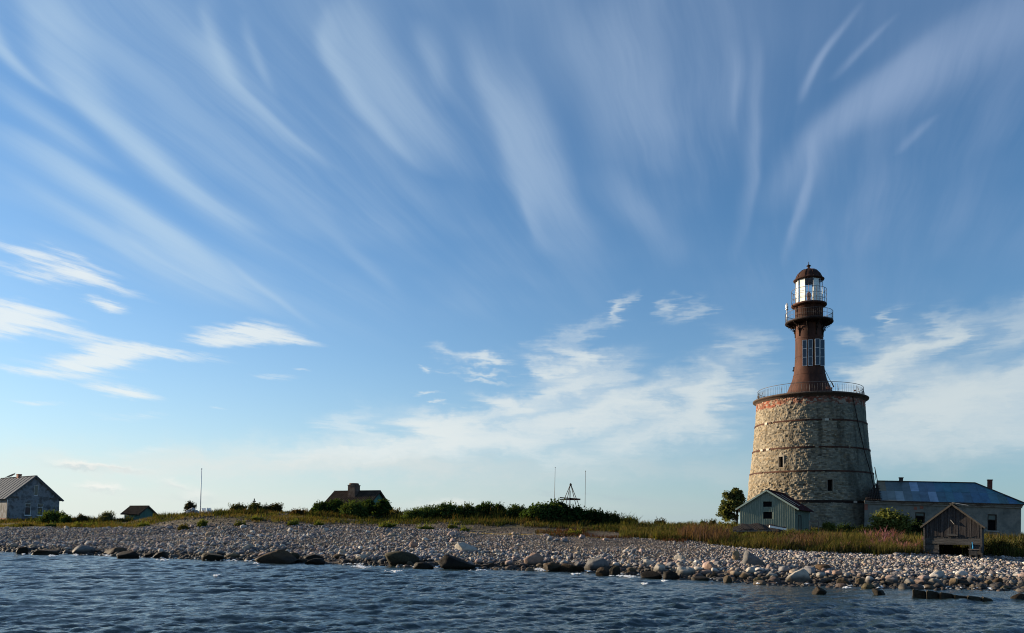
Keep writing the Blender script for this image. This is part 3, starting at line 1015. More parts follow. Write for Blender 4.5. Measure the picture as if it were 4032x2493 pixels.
def scatter_cobbles():
    Vs, Fs, Cs = [], [], []
    base = {2: [stone_shape(2, 70 + k, .22, 0, 2.0 + .5 * (k % 3), 2 + k % 4)[0] for k in range(8)], 1: [stone_shape(1, 90 + k, .2)[0] for k in range(8)]}
    off = 0
    for (n, f0, f1, smin, smax, sub) in ((9000, -.18, .35, .075, .20, 2), (14000, -.05, 1.02, .07, .15, 2), (26000, .15, 1.1, .05, .10, 1),
                                         (11000, .95, 1.8, .045, .12, 1)):
        X, Y, c, f = beach_point(n, f0, f1)
        if f1 > 1.5:                                           # stony bank face only along the middle of the island
            k = (c > 330) & (c < 1480)
            X, Y, c, f = X[k], Y[k], c[k], f[k]
        m_ = len(X)
        s_ = smin + (smax - smin) * rng.random(m_) ** 1.8
        # finer shingle in the upper middle of the beach
        fine = np.clip(1 - np.abs(c - 1420) / 420, 0, 1) * np.clip((f - .25) / .4, 0, 1)
        s_ = s_ * (1 - .5 * fine)
        # patchy size sorting
        s_ = s_ * (.7 + .65 * fbm(X * .35, Y * .35, 3, 31))
        Z = zt(X, Y)
        hs = s_ * rng.uniform(.5, .85, m_)
        pt_ = (.62 + .76 * fbm(X * .18, Y * .30, 3, 37)) * (1 - .28 * fine)
        rot = rng.uniform(0, 6.28, m_)
        tl = rng.normal(size=m_) * .25
        vi = rng.integers(8, size=m_)
        colr = PAL[rng.integers(len(PAL), size=m_)] * (rng.uniform(.72, 1.22, m_) * pt_)[:, None]
        if f1 > 1.5:
            colr = colr * .55 * np.array([1.05, .95, .85])
        F = ICO[sub][1]
        for k in range(8):
            q = vi == k
            B = base[sub][k]
            ax, ay = (s_ * rng.uniform(.8, 1.3, m_))[q], (s_ * rng.uniform(.75, 1.0, m_))[q]
            x = B[None, :, 0] * ax[:, None]
            y = B[None, :, 1] * ay[:, None]
            z = B[None, :, 2] * hs[q][:, None] + x * tl[q][:, None]
            cr, sr = np.cos(rot[q])[:, None], np.sin(rot[q])[:, None]
            P = np.stack([X[q][:, None] + x * cr - y * sr, Y[q][:, None] + x * sr + y * cr, (Z[q] + hs[q] * .35)[:, None] + z], -1)
            nb = len(B)
            cnt = int(q.sum())
            Vs.append(P.reshape(-1, 3))
            Fs.append((F[None] + (np.arange(cnt) * nb)[:, None, None] + off).reshape(-1, 3))
            Cs.append(np.repeat(colr[q], nb, 0))
            off += cnt * nb
    me = fast_mesh('cobbles', np.concatenate(Vs), np.concatenate(Fs), np.concatenate(Cs))
    o = link('cobbles', me, M['cobble'])
    tag(o, 'grey, pinkish and pale rounded cobbles covering the whole beach', 'cobbles', kind='stuff')


scatter_cobbles()

# ------------------------------------------------------------------ lighthouse
LX, LY = 35.55, 92.0
LZ = zg(LX, LY) - 0.35
LROT = -math.atan2(LX, LY)           # local -y looks back at the shore in front, local -x at the sunny side
lh = empty('lighthouse', (LX, LY, LZ), LROT, 'old round limestone lighthouse with iron bands, topped by a rusty iron column and glazed lantern', 'lighthouse')
def zz(z):
    if z > 32.3:
        z = 32.3 + .36 + (z - 32.3) * 1.16
    elif z > 29.9:
        z = 29.9 + (z - 29.9) * 1.15
    elif 17.7 < z < 20:
        z -= .28 * (20 - z) / 1.5 if z > 18.5 else .28
    return z - LZ
TPROF_Z = [LZ - 1, 3.0, 5.7, 6.0, 9.1, 9.4, 11.8, 12.1, 14.9, 15.2, 18.3]
TPROF_R = [7.62, 7.55, 7.34, 7.24, 6.92, 6.82, 6.58, 6.50, 6.30, 6.22, 6.04]
def tower_r(z): return np.interp(z, TPROF_Z, TPROF_R)


def build_tower():
    nt, nz = 1000, 300
    th = np.linspace(0, 2 * math.pi, nt, endpoint=False)
    z = np.linspace(LZ - .4, 18.0, nz)
    T, Z = np.meshgrid(th, z)
    r0 = tower_r(Z)
    s = T * 6.7
    ch = .165
    zw = Z + .05 * (vnoise(s * .5, Z * .5, 3) - .5)
    row = np.floor(zw / ch)
    ln = .20 + .26 * h2(row, row * 0 + 3, 5)
    u = s / ln + h2(row, row * 0 + 9, 6) * 7
    cell = np.floor(u)
    hv = h2(row, cell, 11)
    fu, fz = u - cell, zw / ch - row
    joint = np.minimum(np.minimum(fu, 1 - fu) * ln / .035, np.minimum(fz, 1 - fz) * ch / .03)
    joint = np.clip(joint, 0, 1)
    # where the facing has weathered off: sunny side and foot; the far side keeps smooth render, its colour darkened for shade
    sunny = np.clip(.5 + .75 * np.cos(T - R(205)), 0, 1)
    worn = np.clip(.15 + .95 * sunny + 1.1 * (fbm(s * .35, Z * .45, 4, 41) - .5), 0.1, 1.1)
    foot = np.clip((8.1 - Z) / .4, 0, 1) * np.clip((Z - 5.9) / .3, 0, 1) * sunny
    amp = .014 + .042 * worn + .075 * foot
    disp = amp * ((hv - .5) * 1.3 + (fbm(s * 3.2, Z * 4.2, 3, 9) - .5) * 1.5) - (1 - joint) * (.022 + .02 * worn)
    disp += .08 * (fbm(s * .3, Z * .3, 3, 51) - .5) - foot * .10
    pits = (h2(row, cell, 19) > .93) * worn
    disp -= pits * .06
    rad = r0 + disp
    col = np.array([.225, .196, .147])[None, None] * (.66 + .62 * hv)[..., None]
    tint = h2(row, cell, 23)[..., None]
    col = np.where(tint > .8, col * np.array([1.02, .93, .82]), col)
    col = np.where(tint < .14, col * np.array([.6, .6, .62]), col)
    shaded_rend = np.array([.122, .130, .108])[None, None] * (.75 + .5 * fbm(s * .9, Z * 1.4, 4, 61))[..., None]
    col = shaded_rend + (col - shaded_rend) * np.clip(worn * 1.35 - .15, .25, 1)[..., None]
    brk = np.clip((Z - 16.55 - .5 * fbm(s * .8, Z * 0, 3, 71)) / .25, 0, 1) * (.7 + .3 * (fbm(s * .9, Z * 1.2, 3, 72) > .42))
    bc = np.array([.20, .070, .045])[None, None] * (.6 + .9 * hv)[..., None]
    bc = np.where(h2(row, cell, 27)[..., None] > .72, np.array([.27, .22, .17]), bc)
    col = col + (bc - col) * brk[..., None]
    stain = np.clip(fbm(s * 1.1, Z * .22, 4, 81) - .56, 0, .2)[..., None] * 2.2
    col = col * (1 - stain)
    X, Y = rad * np.cos(T), rad * np.sin(T)
    V = np.stack([X, Y, Z - LZ], -1).reshape(-1, 3)
    i = np.arange(nt * nz).reshape(nz, nt)
    j = np.roll(i, -1, 1)
    F = np.stack([i[:-1], j[:-1], j[1:], i[1:]], -1)
    # window holes: angle from -y (towards the shore), width, bottom, top
    Tc, Zc = T[:-1] + math.pi / nt, Z[:-1] + (z[1] - z[0]) / 2
    keep = np.ones(F.shape[:2], bool)
    for (a, w, zb_, zt_) in TWIN:
        da = (Tc - (-math.pi / 2 + a) + math.pi) % (2 * math.pi) - math.pi
        keep &= ~((np.abs(da) * tower_r(Zc) < w / 2 + .02) & (Zc > zb_ - .03) & (Zc < zt_ + .03))
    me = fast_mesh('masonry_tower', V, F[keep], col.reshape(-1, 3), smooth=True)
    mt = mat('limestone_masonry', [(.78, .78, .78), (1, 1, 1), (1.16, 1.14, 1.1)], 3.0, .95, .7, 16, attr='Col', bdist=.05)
    return link('masonry_tower', me, mt, lh)


TWIN = [(R(-27.0), .62, 9.75, 11.05), (R(17.0), .60, 7.0, 8.28)]
tower = build_tower()


def pol(a, r, z):
    """point at angle a from the shore side of the tower"""
    return Vector((r * math.sin(a), -r * math.cos(a), z - LZ))


for wi, (a, w, z0, z1) in enumerate(TWIN):
    r_ = float(tower_r((z0 + z1) / 2))
    fr = MB()
    t = Vector((math.cos(a), math.sin(a), 0))
    n = Vector((math.sin(a), -math.cos(a), 0))
    c = pol(a, r_, (z0 + z1) / 2)
    hh = (z1 - z0) / 2
    Rm = Matrix((t, -n, Vector((0, 0, 1)))).transposed()
    for sx in (-1, 1):
        fr.box(c - n * .28 + t * sx * (w / 2 + .03), (.07, .62, hh * 2 + .1), Rm)
    for sz in (-1, 1):
        fr.box(c - n * .28 + Vector((0, 0, sz * (hh + .03))), (w + .02, .62, .07), Rm)
    win = fr.build('window', mat('window_reveal', [(.20, .17, .13), (.28, .25, .20)], 5, .9, .3), tower)
    p_ = MB()
    p_.box(c - n * .42, (w, .04, hh * 2), Rm)
    pane = p_.build('pane', M['black'], win)
    if wi == 0:
        f2 = MB()
        f2.box(c + n * .02 + t * (w / 2 - .03), (.06, .06, hh * 2), Rm)
        f2.box(c + n * .02 + Vector((0, 0, hh - .03)), (w - .08, .055, .06), Rm)
        f2.build('frame', M['wood_pale'], win)

# iron bands round the masonry, with gaps where they have rusted away
BANDS = [(15.05, .17, [(-50, -47), (-41, -39), (12, 15), (20, 22)]), (11.95, .18, [(-54, -51), (-46, -41), (5, 8), (38, 40)]),
         (9.25, .18, [(-48, -46)]), (5.85, .30, [(38, 40)])]
for (zb_, bh, gaps) in BANDS:
    b = MB()
    cuts = [-180.0] + [g for q in gaps for g in q] + [180.0]
    for k in range(0, len(cuts), 2):
        a0, a1 = R(cuts[k]) - math.pi / 2, R(cuts[k + 1]) - math.pi / 2
        rr = float(tower_r(zb_))
        n = max(2, int((a1 - a0) / (2 * math.pi) * 140))
        zl = zb_ - LZ
        b.lathe([(rr - .2, zl - bh / 2), (rr + .06, zl - bh / 2), (rr + .07, zl + bh / 2), (rr - .2, zl + bh / 2)], n, smooth=False, a0=a0, a1=a1)
    b.build('iron_band', M['rust'] if zb_ > 6 else M['rust_dark'], tower)
for (zb_, a) in ((11.95, -43.5), (11.95, -52.5), (15.05, -48.5), (15.05, 16.5), (5.85, 39)):
    b = MB()
    rr = float(tower_r(zb_))
    c = pol(R(a), rr + .06, zb_ - .02)
    b.box(c, (.42, .14, .24), Matrix.Rotation(R(a), 3, 'Z'))
    b.build('anchor_plate', M['wood_pale'], tower)
b = MB()
b.tube([pol(R(48), 6.12, 17.9), pol(R(52), 6.40, 15), pol(R(58), 6.78, 11.5), pol(R(64), 7.1, 9.2), pol(R(70), 7.35, 6.6)], .05, 6)
b.build('drainpipe', M['rust_dark'], lh)

# cornice and platform
b = MB()
b.lathe([(5.85, zz(17.95)), (6.06, zz(18.0)), (6.12, zz(18.14)), (6.40, zz(18.28)), (6.50, zz(18.34)), (6.52, zz(18.45)), (6.40, zz(18.5)), (0.1, zz(18.62))], 96)
b.build('cornice', mat('cornice_stone', [(.045, .034, .028), (.085, .060, .046), (.055, .044, .036)], 2.2, .9, .5, 14), tower)


def railing(r, z0, h, n, rails, stay=0, br=.018):
    b = MB()
    for (f, rr) in rails:
        b.tube([(r * math.cos(2 * math.pi * k / 64), r * math.sin(2 * math.pi * k / 64), zz(z0 + h * f)) for k in range(65)], rr, 5, cap=False)
    for k in range(n):
        a = 2 * math.pi * k / n
        p = Vector((r * math.cos(a), r * math.sin(a), zz(z0)))
        b.tube([p, p + Vector((0, 0, h))], br if k % 8 else br * 1.8, 4)
        if stay and k % stay == 0:
            q = Vector((r * 1.045 * math.cos(a), r * 1.045 * math.sin(a), zz(z0 - .05)))
            b.tube([q, p + Vector((0, 0, h * .9))], br * 1.4, 4)
    return b


railing(5.92, 18.5, .98, 132, [(1, .032), (.08, .025)], 11).build('platform_railing', M['rail'], lh)

# iron column
prof = [(3.0, 18.52), (2.82, 18.85), (2.52, 19.42), (2.24, 20.0), (1.97, 20.65), (1.79, 21.4), (1.68, 22.3), (1.61, 23.5), (1.58, 25.0), (1.57, 26.6), (1.57, 27.52)]
b = MB()
b.lathe([(r, zz(z)) for r, z in prof], 72)
for z in (21.2, 23.4, 25.6):
    rr = float(np.interp(z, [p[1] for p in prof], [p[0] for p in prof]))
    b.lathe([(rr, zz(z - .04)), (rr + .02, zz(z - .03)), (rr + .02, zz(z + .03)), (rr, zz(z + .04))], 72)
column = b.build('iron_column', M['rust'], lh)
b = MB()
b.box(pol(R(-97), 1.74, 21.95), (.30, .34, .12), Matrix.Rotation(R(-97), 3, 'Z'))
b.box(pol(R(-97), 1.70, 22.2), (.24, .24, .42), Matrix.Rotation(R(-97), 3, 'Z'))
b.build('vent_hood', M['rust_dark'], column)

# solar panels on the column, two upright pairs
m_cell = bpy.data.materials.new('solar_cell')
m_cell.use_nodes = True
P = m_cell.node_tree.nodes['Principled BSDF']
P.inputs['Base Color'].default_value = (.008, .022, .05, 1)
P.inputs['Roughness'].default_value = .12
for k, (px_) in enumerate((745, 793, 852, 897)):
    x = (px_ - 783) / 2.327 * 91.0 / F4
    a = math.asin(max(-.93, min(.93, x / 1.72)))
    fr = MB()
    ce = MB()
    tdir = Vector((math.cos(a * .35), math.sin(a * .35), 0))
    nrm = Vector((tdir.y, -tdir.x, 0))
    c0 = Vector((x, -1.74 if abs(a) < .4 else -1.72 * math.cos(a) - .42, 0))
    Rm = Matrix((tdir, -nrm, Vector((0, 0, 1)))).transposed()
    zc_, hh, w = 23.63, 3.12, .50
    for sx in (-1, 1):
        fr.box(c0 + tdir * sx * (w / 2 - .022) + Vector((0, 0, zz(zc_))), (.045, .07, hh), Rm)
    for q in range(4):
        fr.box(c0 + Vector((0, 0, zz(zc_ - hh / 2 + .022 + q * (hh - .044) / 3))), (w - .09, .066, .045), Rm)
    fr.box(c0 - nrm * .3 + Vector((0, 0, zz(zc_ + .9))), (.06, .55, .06), Rm)
    fr.box(c0 - nrm * .3 + Vector((0, 0, zz(zc_ - .9))), (.06, .55, .06), Rm)
    sp = fr.build('solar_panel', M['galv'], lh)
    for q in range(3):
        ce = MB()
        ce.box(c0 + nrm * .0 + Vector((0, 0, zz(zc_ + (q - 1) * (hh - .044) / 3))), (w - .092, .04, (hh - .044) / 3 - .047), Rm)
        ce.build('solar_cell', m_cell, sp)

# upper gallery with brackets
b = MB()
b.lathe([(1.5, zz(27.50)), (2.62, zz(27.50)), (2.74, zz(27.58)), (2.74, zz(27.70)), (1.5, zz(27.72))], 64, smooth=False)
b.build('gallery_deck', M['rust_dark'], lh)
railing(2.68, 27.7, 1.12, 72, [(1, .028), (.55, .018), (.06, .02)], 0, .013).build('gallery_railing', M['rail'], lh)
for k in range(10):
    a = 2 * math.pi * (k + .33) / 10
    b = MB()
    ca_, sa_ = math.cos(a), math.sin(a)
    pt = lambda r, z: Vector((r * ca_, r * sa_, zz(z)))
    tn = Vector((-sa_, ca_, 0))
    arc = [pt(1.60 + .98 * (1 - math.cos(t_ * math.pi / 2)) ** 1.0, 25.85 + 1.66 * math.sin(t_ * math.pi / 2)) for t_ in np.linspace(0, 1, 8)]
    b.tube(arc, .055, 5)
    b.tube([pt(1.60, 27.44), pt(2.60, 27.44)], .05, 5)
    b.tube([pt(1.62, 25.85), pt(1.62, 27.44)], .05, 5)
    for (r, z, q) in ((1.98, 27.16, .20), (1.78, 26.72, .12), (2.30, 27.26, .10)):
        b.tube([pt(r + q * math.cos(t_), z + q * math.sin(t_)) for t_ in np.linspace(0, 2 * math.pi, 13)], .03, 4, cap=False)
    b.build('bracket', M['rust_dark'], lh)

# drum, lantern gallery, lantern room
b = MB()
b.lathe([(1.60, zz(27.71)), (1.60, zz(29.5)), (1.68, zz(29.52)), (1.98, zz(29.64)), (2.02, zz(29.68)), (2.02, zz(29.84)), (1.2, zz(29.9))], 64)
b.build('lantern_drum', M['rust'], lh)
b = MB()
for f, rr in ((1, .03), (.62, .022), (.28, .022)):
    b.tube([(1.98 * math.cos(2 * math.pi * k / 48), 1.98 * math.sin(2 * math.pi * k / 48), zz(29.85 + 1.5 * f)) for k in range(49)], rr, 5, cap=False)
for k in range(10):
    a = 2 * math.pi * (k + .2) / 10
    b.tube([(1.98 * math.cos(a), 1.98 * math.sin(a), zz(29.8)), (1.98 * math.cos(a), 1.98 * math.sin(a), zz(31.35))], .026, 5)
b.build('lantern_railing', M['rail'], lh)

m_glass = bpy.data.materials.new('lantern_glass')
m_glass.use_nodes = True
t = m_glass.node_tree
t.nodes.clear()
nb = NB(t)
fres = nb.n('ShaderNodeLayerWeight')
fres.inputs[0].default_value = .25
tr = nb.n('ShaderNodeBsdfTransparent')
tr.inputs[0].default_value = (.93, .96, .96, 1)
gl = nb.n('ShaderNodeBsdfGlossy')
gl.inputs['Roughness'].default_value = .03
mx = nb.n('ShaderNodeMixShader')
nb.put(mx.inputs[0], nb.m('MULTIPLY_ADD', nb.m('POWER', fres.outputs[1], 4.0), .5, .05, clamp=True))
t.links.new(tr.outputs[0], mx.inputs[1])
t.links.new(gl.outputs[0], mx.inputs[2])
t.links.new(mx.outputs[0], nb.n('ShaderNodeOutputMaterial').inputs[0])

NP, RL, L0, L1 = 10, 1.52, 29.95, 32.42
b = MB()
ang = [2 * math.pi * (k + .05) / NP for k in range(NP + 1)]
for a in ang[:-1]:
    b.tube([(RL * math.cos(a), RL * math.sin(a), zz(29.84)), (RL * math.cos(a), RL * math.sin(a), zz(32.46))], .038, 6)
b.lathe([(RL - .06, zz(29.86)), (RL + .06, zz(29.86)), (RL + .06, zz(29.98)), (RL - .06, zz(29.98))], NP * 4, smooth=False)
lan = b.build('lantern_room', M['galv'], lh)
m_blind = mat('white_blind', [(.78, .76, .70), (.86, .84, .80)], 2.0, .7, .1, 6)
for k in range(NP):
    a, c = ang[k] + .03, ang[k + 1] - .03
    b = MB()
    p, q = Vector((RL * math.cos(a), RL * math.sin(a), 0)), Vector((RL * math.cos(c), RL * math.sin(c), 0))
    U0, U1 = Vector((0, 0, zz(L0))), Vector((0, 0, zz(L1)))
    b.add([p + U0, q + U0, q + U1, p + U1], [(0, 1, 2, 3)])
    b.build('pane', m_glass, lan, fix=False)
    mid = (a + c) / 2 + math.pi / 2                  # 0 = shore side, negative = sunny side
    mid = (mid + math.pi) % (2 * math.pi) - math.pi
    if R(-100) < mid < R(-25) or R(115) < mid < R(160) or R(30) < mid < R(62):
        b = MB()
        s_ = .93
        d_ = (q - p) * .04
        top = zz(L1 - .02)
        b.hexa([p * s_ + d_ + U0, q * s_ - d_ + U0, q * s_ - d_ + Vector((0, 0, top)), p * s_ + d_ + Vector((0, 0, top))],
               [p * (s_ - .012) + d_ + U0, q * (s_ - .012) - d_ + U0, q * (s_ - .012) - d_ + Vector((0, 0, top)), p * (s_ - .012) + d_ + Vector((0, 0, top))])
        b.build('blind', m_blind, lan)
b = MB()
b.lathe([(.34, zz(29.9)), (.34, zz(30.35)), (.22, zz(30.4)), (.20, zz(30.6)), (.0, zz(30.6))], 20)
b.lathe([(.0, zz(30.6)), (.22, zz(30.62)), (.27, zz(30.85)), (.25, zz(31.05)), (.14, zz(31.2)), (.0, zz(31.22))], 20)
b.tube([(0, 0, zz(31.2)), (0, 0, zz(32.4))], .03, 5)
b.build('lamp', mat('lamp_copper', [(.25, .12, .08), (.36, .20, .14)], 4, .4, .1), lan)
b = MB()
b.lathe([(1.45, zz(32.38)), (1.74, zz(32.42)), (1.78, zz(32.50)), (1.70, zz(32.56)), (1.50, zz(32.62)), (1.44, zz(32.86)), (1.28, zz(33.13)), (1.02, zz(33.36)), (.70, zz(33.52)),
         (.32, zz(33.62)), (.16, zz(33.66)), (.12, zz(33.92)), (.14, zz(33.95))], 10 * 4)
for k in range(10):
    a = 2 * math.pi * (k + .05) / 10
    b.tube([(r * math.cos(a), r * math.sin(a), zz(z)) for r, z in ((1.76, 32.54), (1.52, 32.64), (1.46, 32.87), (1.30, 33.15), (1.04, 33.38), (.72, 33.54), (.3, 33.64))], .026, 4)
dome = b.build('dome', mat('rusty_dome', [(.026, .013, .010), (.052, .024, .017)], 1.5, .8, .25, 14), lh)
b = MB()
b.lathe([(.12, zz(33.92)), (.27, zz(33.97)), (.24, zz(34.03)), (.08, zz(34.12)), (.04, zz(34.2)), (.03, zz(34.42)), (0, zz(34.45))], 16)
b.build('finial', M['rust_dark'], dome)
b = MB()
pm = pol(R(-72), 2.62, 27.7)
b.tube([pm, pm + Vector((0, 0, 1.55))], .07, 6)
b.lathe([(.0, 1.5), (.16, 1.52), (.17, 1.62), (.10, 1.7), (.15, 1.8), (.16, 2.05), (.09, 2.3), (.0, 2.42)], 12, c=pm)
b.build('signal_lamp', M['galv'], lh)
b = MB()
b.tube([pol(R(90), 1.64, 22.0), pol(R(82), 2.3, 20.5), pol(R(78), 2.75, 19.6)], .03, 4)
b.tube([pol(R(80), 2.5, 20.2), pol(R(78), 2.75, 19.6)], .07, 5)
b.build('stay_cable', M['rust_dark'], lh)
b = MB()
for (a, z, s_) in ((20, 18.62, .3), (24, 18.6, .24), (60, 18.62, .2)):
    p = pol(R(a), 5.6, z)
    b.box(p + Vector((0, 0, s_ / 3)), (s_, s_, s_ * .8))
b.build('loose_blocks', M['brick'], lh)


# ------------------------------------------------------------------ buildings
def plaster(name, stops, bump=.4):
    return mat(name, stops, .9, .92, bump, 9, detail=7)


def slope(b, e0, e1, r1, r0, th=.06, seam=0.0, sh=.045, sw=.05):
    """roof slope: eave e0-e1, ridge r0-r1, with standing seams every `seam` metres"""
    e0, e1, r0, r1 = (Vector(p) for p in (e0, e1, r0, r1))
    n = (e1 - e0).cross(r0 - e0).normalized()
    if n.z < 0:
        n = -n
    b.hexa([p - n * th for p in (e0, e1, r1, r0)], [e0, e1, r1, r0])
    if seam:
        L = (e1 - e0).length
        k = max(1, int(L / seam))
        for i in range(k + 1):
            f = i / k
            a, c = e0.lerp(e1, f), r0.lerp(r1, f)
            b.bar(a + n * sh * .5, c + n * sh * .5, sw, sh, up=n)
    return n


def gable_house(name, base, azd, w, L, hw, hr, mats, oh=.3, og=.25, seam=.5, holes=(), side_holes=(), th=.22, rth=.07, label='', cat='house', sw=.05, sh=.045, back_holes=()):
    """gable end at `base` facing the viewer, long axis running away along azimuth azd; holes: (x, z, width, height) of the front gable"""
    root = empty(name, base, -R(azd), label, cat)
    hl = [[(x - a / 2, z), (x + a / 2, z), (x + a / 2, z + c), (x - a / 2, z + c)] for (x, z, a, c) in holes]
    bl = [[(x - a / 2, z), (x + a / 2, z), (x + a / 2, z + c), (x - a / 2, z + c)] for (x, z, a, c) in back_holes]
    sl = [[(y - a / 2, z), (y + a / 2, z), (y + a / 2, z + c), (y - a / 2, z + c)] for (y, z, a, c) in side_holes]
    out = [(-w / 2, 0), (w / 2, 0), (w / 2, hw), (0, hr), (-w / 2, hw)]
    b = MB()
    b.panel(out, hl, lambda x, d, z: (x, d, z), th)
    b.panel(out, bl, lambda x, d, z: (x, L - d, z), th)
    for sx in (-1, 1):
        b.panel([(th, 0), (L - th, 0), (L - th, hw), (th, hw)], sl if sx > 0 else [], lambda x, d, z, s_=sx: (s_ * (w / 2 - d), x, z), th)
    wall = b.build('wall', mats[0], root)
    k = (hr - hw) / (w / 2)
    b = MB()
    ev = hw - oh * k + .06
    for sx in (-1, 1):
        slope(b, (sx * (w / 2 + oh), -og, ev), (sx * (w / 2 + oh), L + og, ev), (0, L + og, hr + .06), (0, -og, hr + .06), rth, seam, sh, sw)
    b.bar((0, -og - .01, hr + .08), (0, L + og + .01, hr + .08), .24, .05)
    roof = b.build('roof', mats[1], root)
    return root, wall, roof


def window(parent, c, w, h, fm, pm, mull=0, trans=0.0, d=.10, fw=.055, ax='x', name='window'):
    """frame with panes set in an opening; c is the middle, on the wall face; ax = wall direction"""
    f = MB()
    def bx(o, z, a, hh, dd, off=0.0, B=None):
        B = B or f
        if ax == 'x':
            B.box((c[0] + o, c[1] + d + off, c[2] + z), (a, dd, hh))
        else:
            B.box((c[0] - d - off, c[1] + o, c[2] + z), (dd, a, hh))
    for s_ in (-1, 1):
        bx(s_ * (w / 2 - fw / 2), 0, fw, h, .07)
        bx(0, s_ * (h / 2 - fw / 2), w - 2 * fw, fw, .066)
    for k in range(mull):
        bx(-w / 2 + w * (k + 1) / (mull + 1), 0, fw * .8, h - 2 * fw, .06)
    if trans:
        bx(0, h / 2 - h * trans, w - 2 * fw, fw * .8, .058)
    fo = f.build(name, fm, parent)
    g = MB()
    bx(0, 0, w - fw, h - fw, .02, .012, g)
    g.build('pane', pm, fo)
    return fo


m_pane = bpy.data.materials.new('window_glass')
m_pane.use_nodes = True
P = m_pane.node_tree.nodes['Principled BSDF']
P.inputs['Base Color'].default_value = (.03, .04, .05, 1)
P.inputs['Roughness'].default_value = .06
M['frame_white'] = mat('white_frame', [(.55, .56, .56), (.68, .69, .68)], 4, .7, .1)

# --- grey plastered house at the left edge
gx, gy = -60.55, 98.0
gz = zg(gx, gy) - .15
gh, gw, gr = gable_house('plastered_house', (gx, gy, gz), -52, 5.9, 11.0, 3.05, 5.72,
                         (plaster('grey_plaster', [(.05, .045, .04), (.10, .105, .11), (.20, .21, .225), (.085, .08, .075), (.17, .18, .19)], .5),
                          mat('grey_sheet_roof', [(.075, .092, .115), (.105, .122, .145)], 1.2, .9, 0, 10, spec=.04)),
                         sh=.045, sw=.06, oh=.42, og=.28, seam=1.1, holes=[(-.68, .75, .72, 1.5), (.72, .75, .72, 1.5), (.17, 3.25, .52, 1.32)],
                         label='grey plastered gabled house with seamed metal roof at the left end of the island')
for (x, z, w_, h_, tr_) in ((-.68, .75, .72, 1.5, .3), (.72, .75, .72, 1.5, .3), (.17, 3.25, .52, 1.32, 0)):
    window(gh, (x, 0, z + h_ / 2), w_, h_, M['frame_white'], m_pane, 0, tr_)
b = MB()
for x in (-.68, .72):
    b.box((x, -.05, .70), (.86, .16, .06))
b.build('window_sill', M['frame_white'], gh)
b = MB()
b.box((0, -.03, .16), (6.0, .10, .34))
b.box((-2.98, 5.4, .16), (.10, 10.9, .34))
b.build('plinth', M['brick'], gh)
b = MB()
for sx in (-1, 1):
    b.box((sx * 2.45, -.09, 3.02), (1.2, .16, .12))
    b.bar((sx * 3.35, -.2, 2.66), (0, -.2, 5.64), .05, .2)
b.build('cornice', M['wood_grey'], gh)
b = MB()
b.tube([(-3.1, -.06, 2.78), (-3.05, -.08, 2.5), (-3.02, -.08, .1)], .05, 6)
b.build('drainpipe', M['galv'], gh)
b = MB()
b.box((0, 5.3, 5.75), (.42, .60, .75))
b.box((0, 5.3, 6.12), (.48, .66, .08))
b.build('chimney', M['brick'], gr)
b = MB()
for (y0, dz, t_) in ((7.2, .5, .35), (7.6, .65, -.3), (8.0, .35, .5), (8.5, .55, -.6), (9.0, .3, .3)):
    b.bar((-.3, y0, 5.75 + dz * .3), (.25, y0 + t_, 5.75 + dz), .12, .05)
b.build('broken_ridge_boards', M['wood_grey'], gr)
window(gh, (-2.95, 3.0, 1.55), .8, 1.4, M['frame_white'], m_pane, 0, .3, d=-.03, ax='y')

# --- little green hut
hx, hy = at(579, 2030, 92).x, 92.0
hz_ = zg(hx, hy) - .25
ridge_z = at(579, 1994, 92).z
m_green = mat('green_boards', [(.045, .10, .085), (.08, .155, .13), (.10, .18, .15)], 2.0, .85, .4, 8, (7, 7, .5))
hh_ = ridge_z - hz_
hut, hw_, hr_ = gable_house('green_hut', (hx, hy, hz_), -58, 1.75, 3.2, hh_ - .72, hh_, (m_green, mat('grey_brown_corrugated', [(.036, .028, .023), (.060, .047, .038)], 2.0, .95, .3, 8, spec=.03)),
                            oh=.38, og=.22, seam=.26, label='tiny green wooden hut with brown corrugated roof on the grass left of the white pole', cat='hut', th=.1)
b = MB()
for sx in (-1, 1):
    b.bar((sx * 1.33, -.24, hh_ - 1.12), (0, -.24, hh_ + .0), .03, .14)
b.build('barge_board', M['wood_dark'], hr_)

# --- brown roofed cottage behind bushes
cx_, cy_ = at(1487, 1990, 90).x, 90.0
cz_ = zg(cx_, cy_) - .2
ch_ = at(1487, 1934, 90).z - cz_
cot, cw_, cr_ = gable_house('cottage', (cx_, cy_, cz_), -64, 5.4, 6.0, ch_ - 2.15, ch_,
                            (mat('teal_boards', [(.05, .13, .115), (.075, .18, .16), (.10, .20, .18)], 2.0, .85, .35, 8, (6, 6, .5)), mat('brown_corrugated', [(.030, .024, .020), (.048, .037, .029), (.070, .055, .042)], 1.6, .95, .3, 8, spec=.03)),
                            oh=.35, og=.3, seam=.24, sw=.07, sh=.05, label='low cottage with dark brown corrugated roof, stout chimney and teal gable, half hidden by bushes', cat='cottage')
b = MB()
for sx in (-1, 1):
    b.bar((sx * 3.1, -.32, ch_ - 2.5), (0, -.32, ch_ - .02), .035, .2)
b.build('barge_board', M['wood_dark'], cr_)
b = MB()
b.box((-.55, 3.05, ch_ - .3), (1.0, 1.0, 1.9))
b.box((-.55, 3.05, ch_ + .67), (1.08, 1.08, .09))
b.lathe([(.54, .70), (.57, .76), (.57, .88), (.47, .93), (.44, .82)], 20, c=(-.55, 3.05, ch_))
b.build('chimney', mat('lime_washed_brick', [(.06, .035, .028), (.11, .078, .060), (.15, .125, .10)], 3.0, .92, .6, 10), cr_)

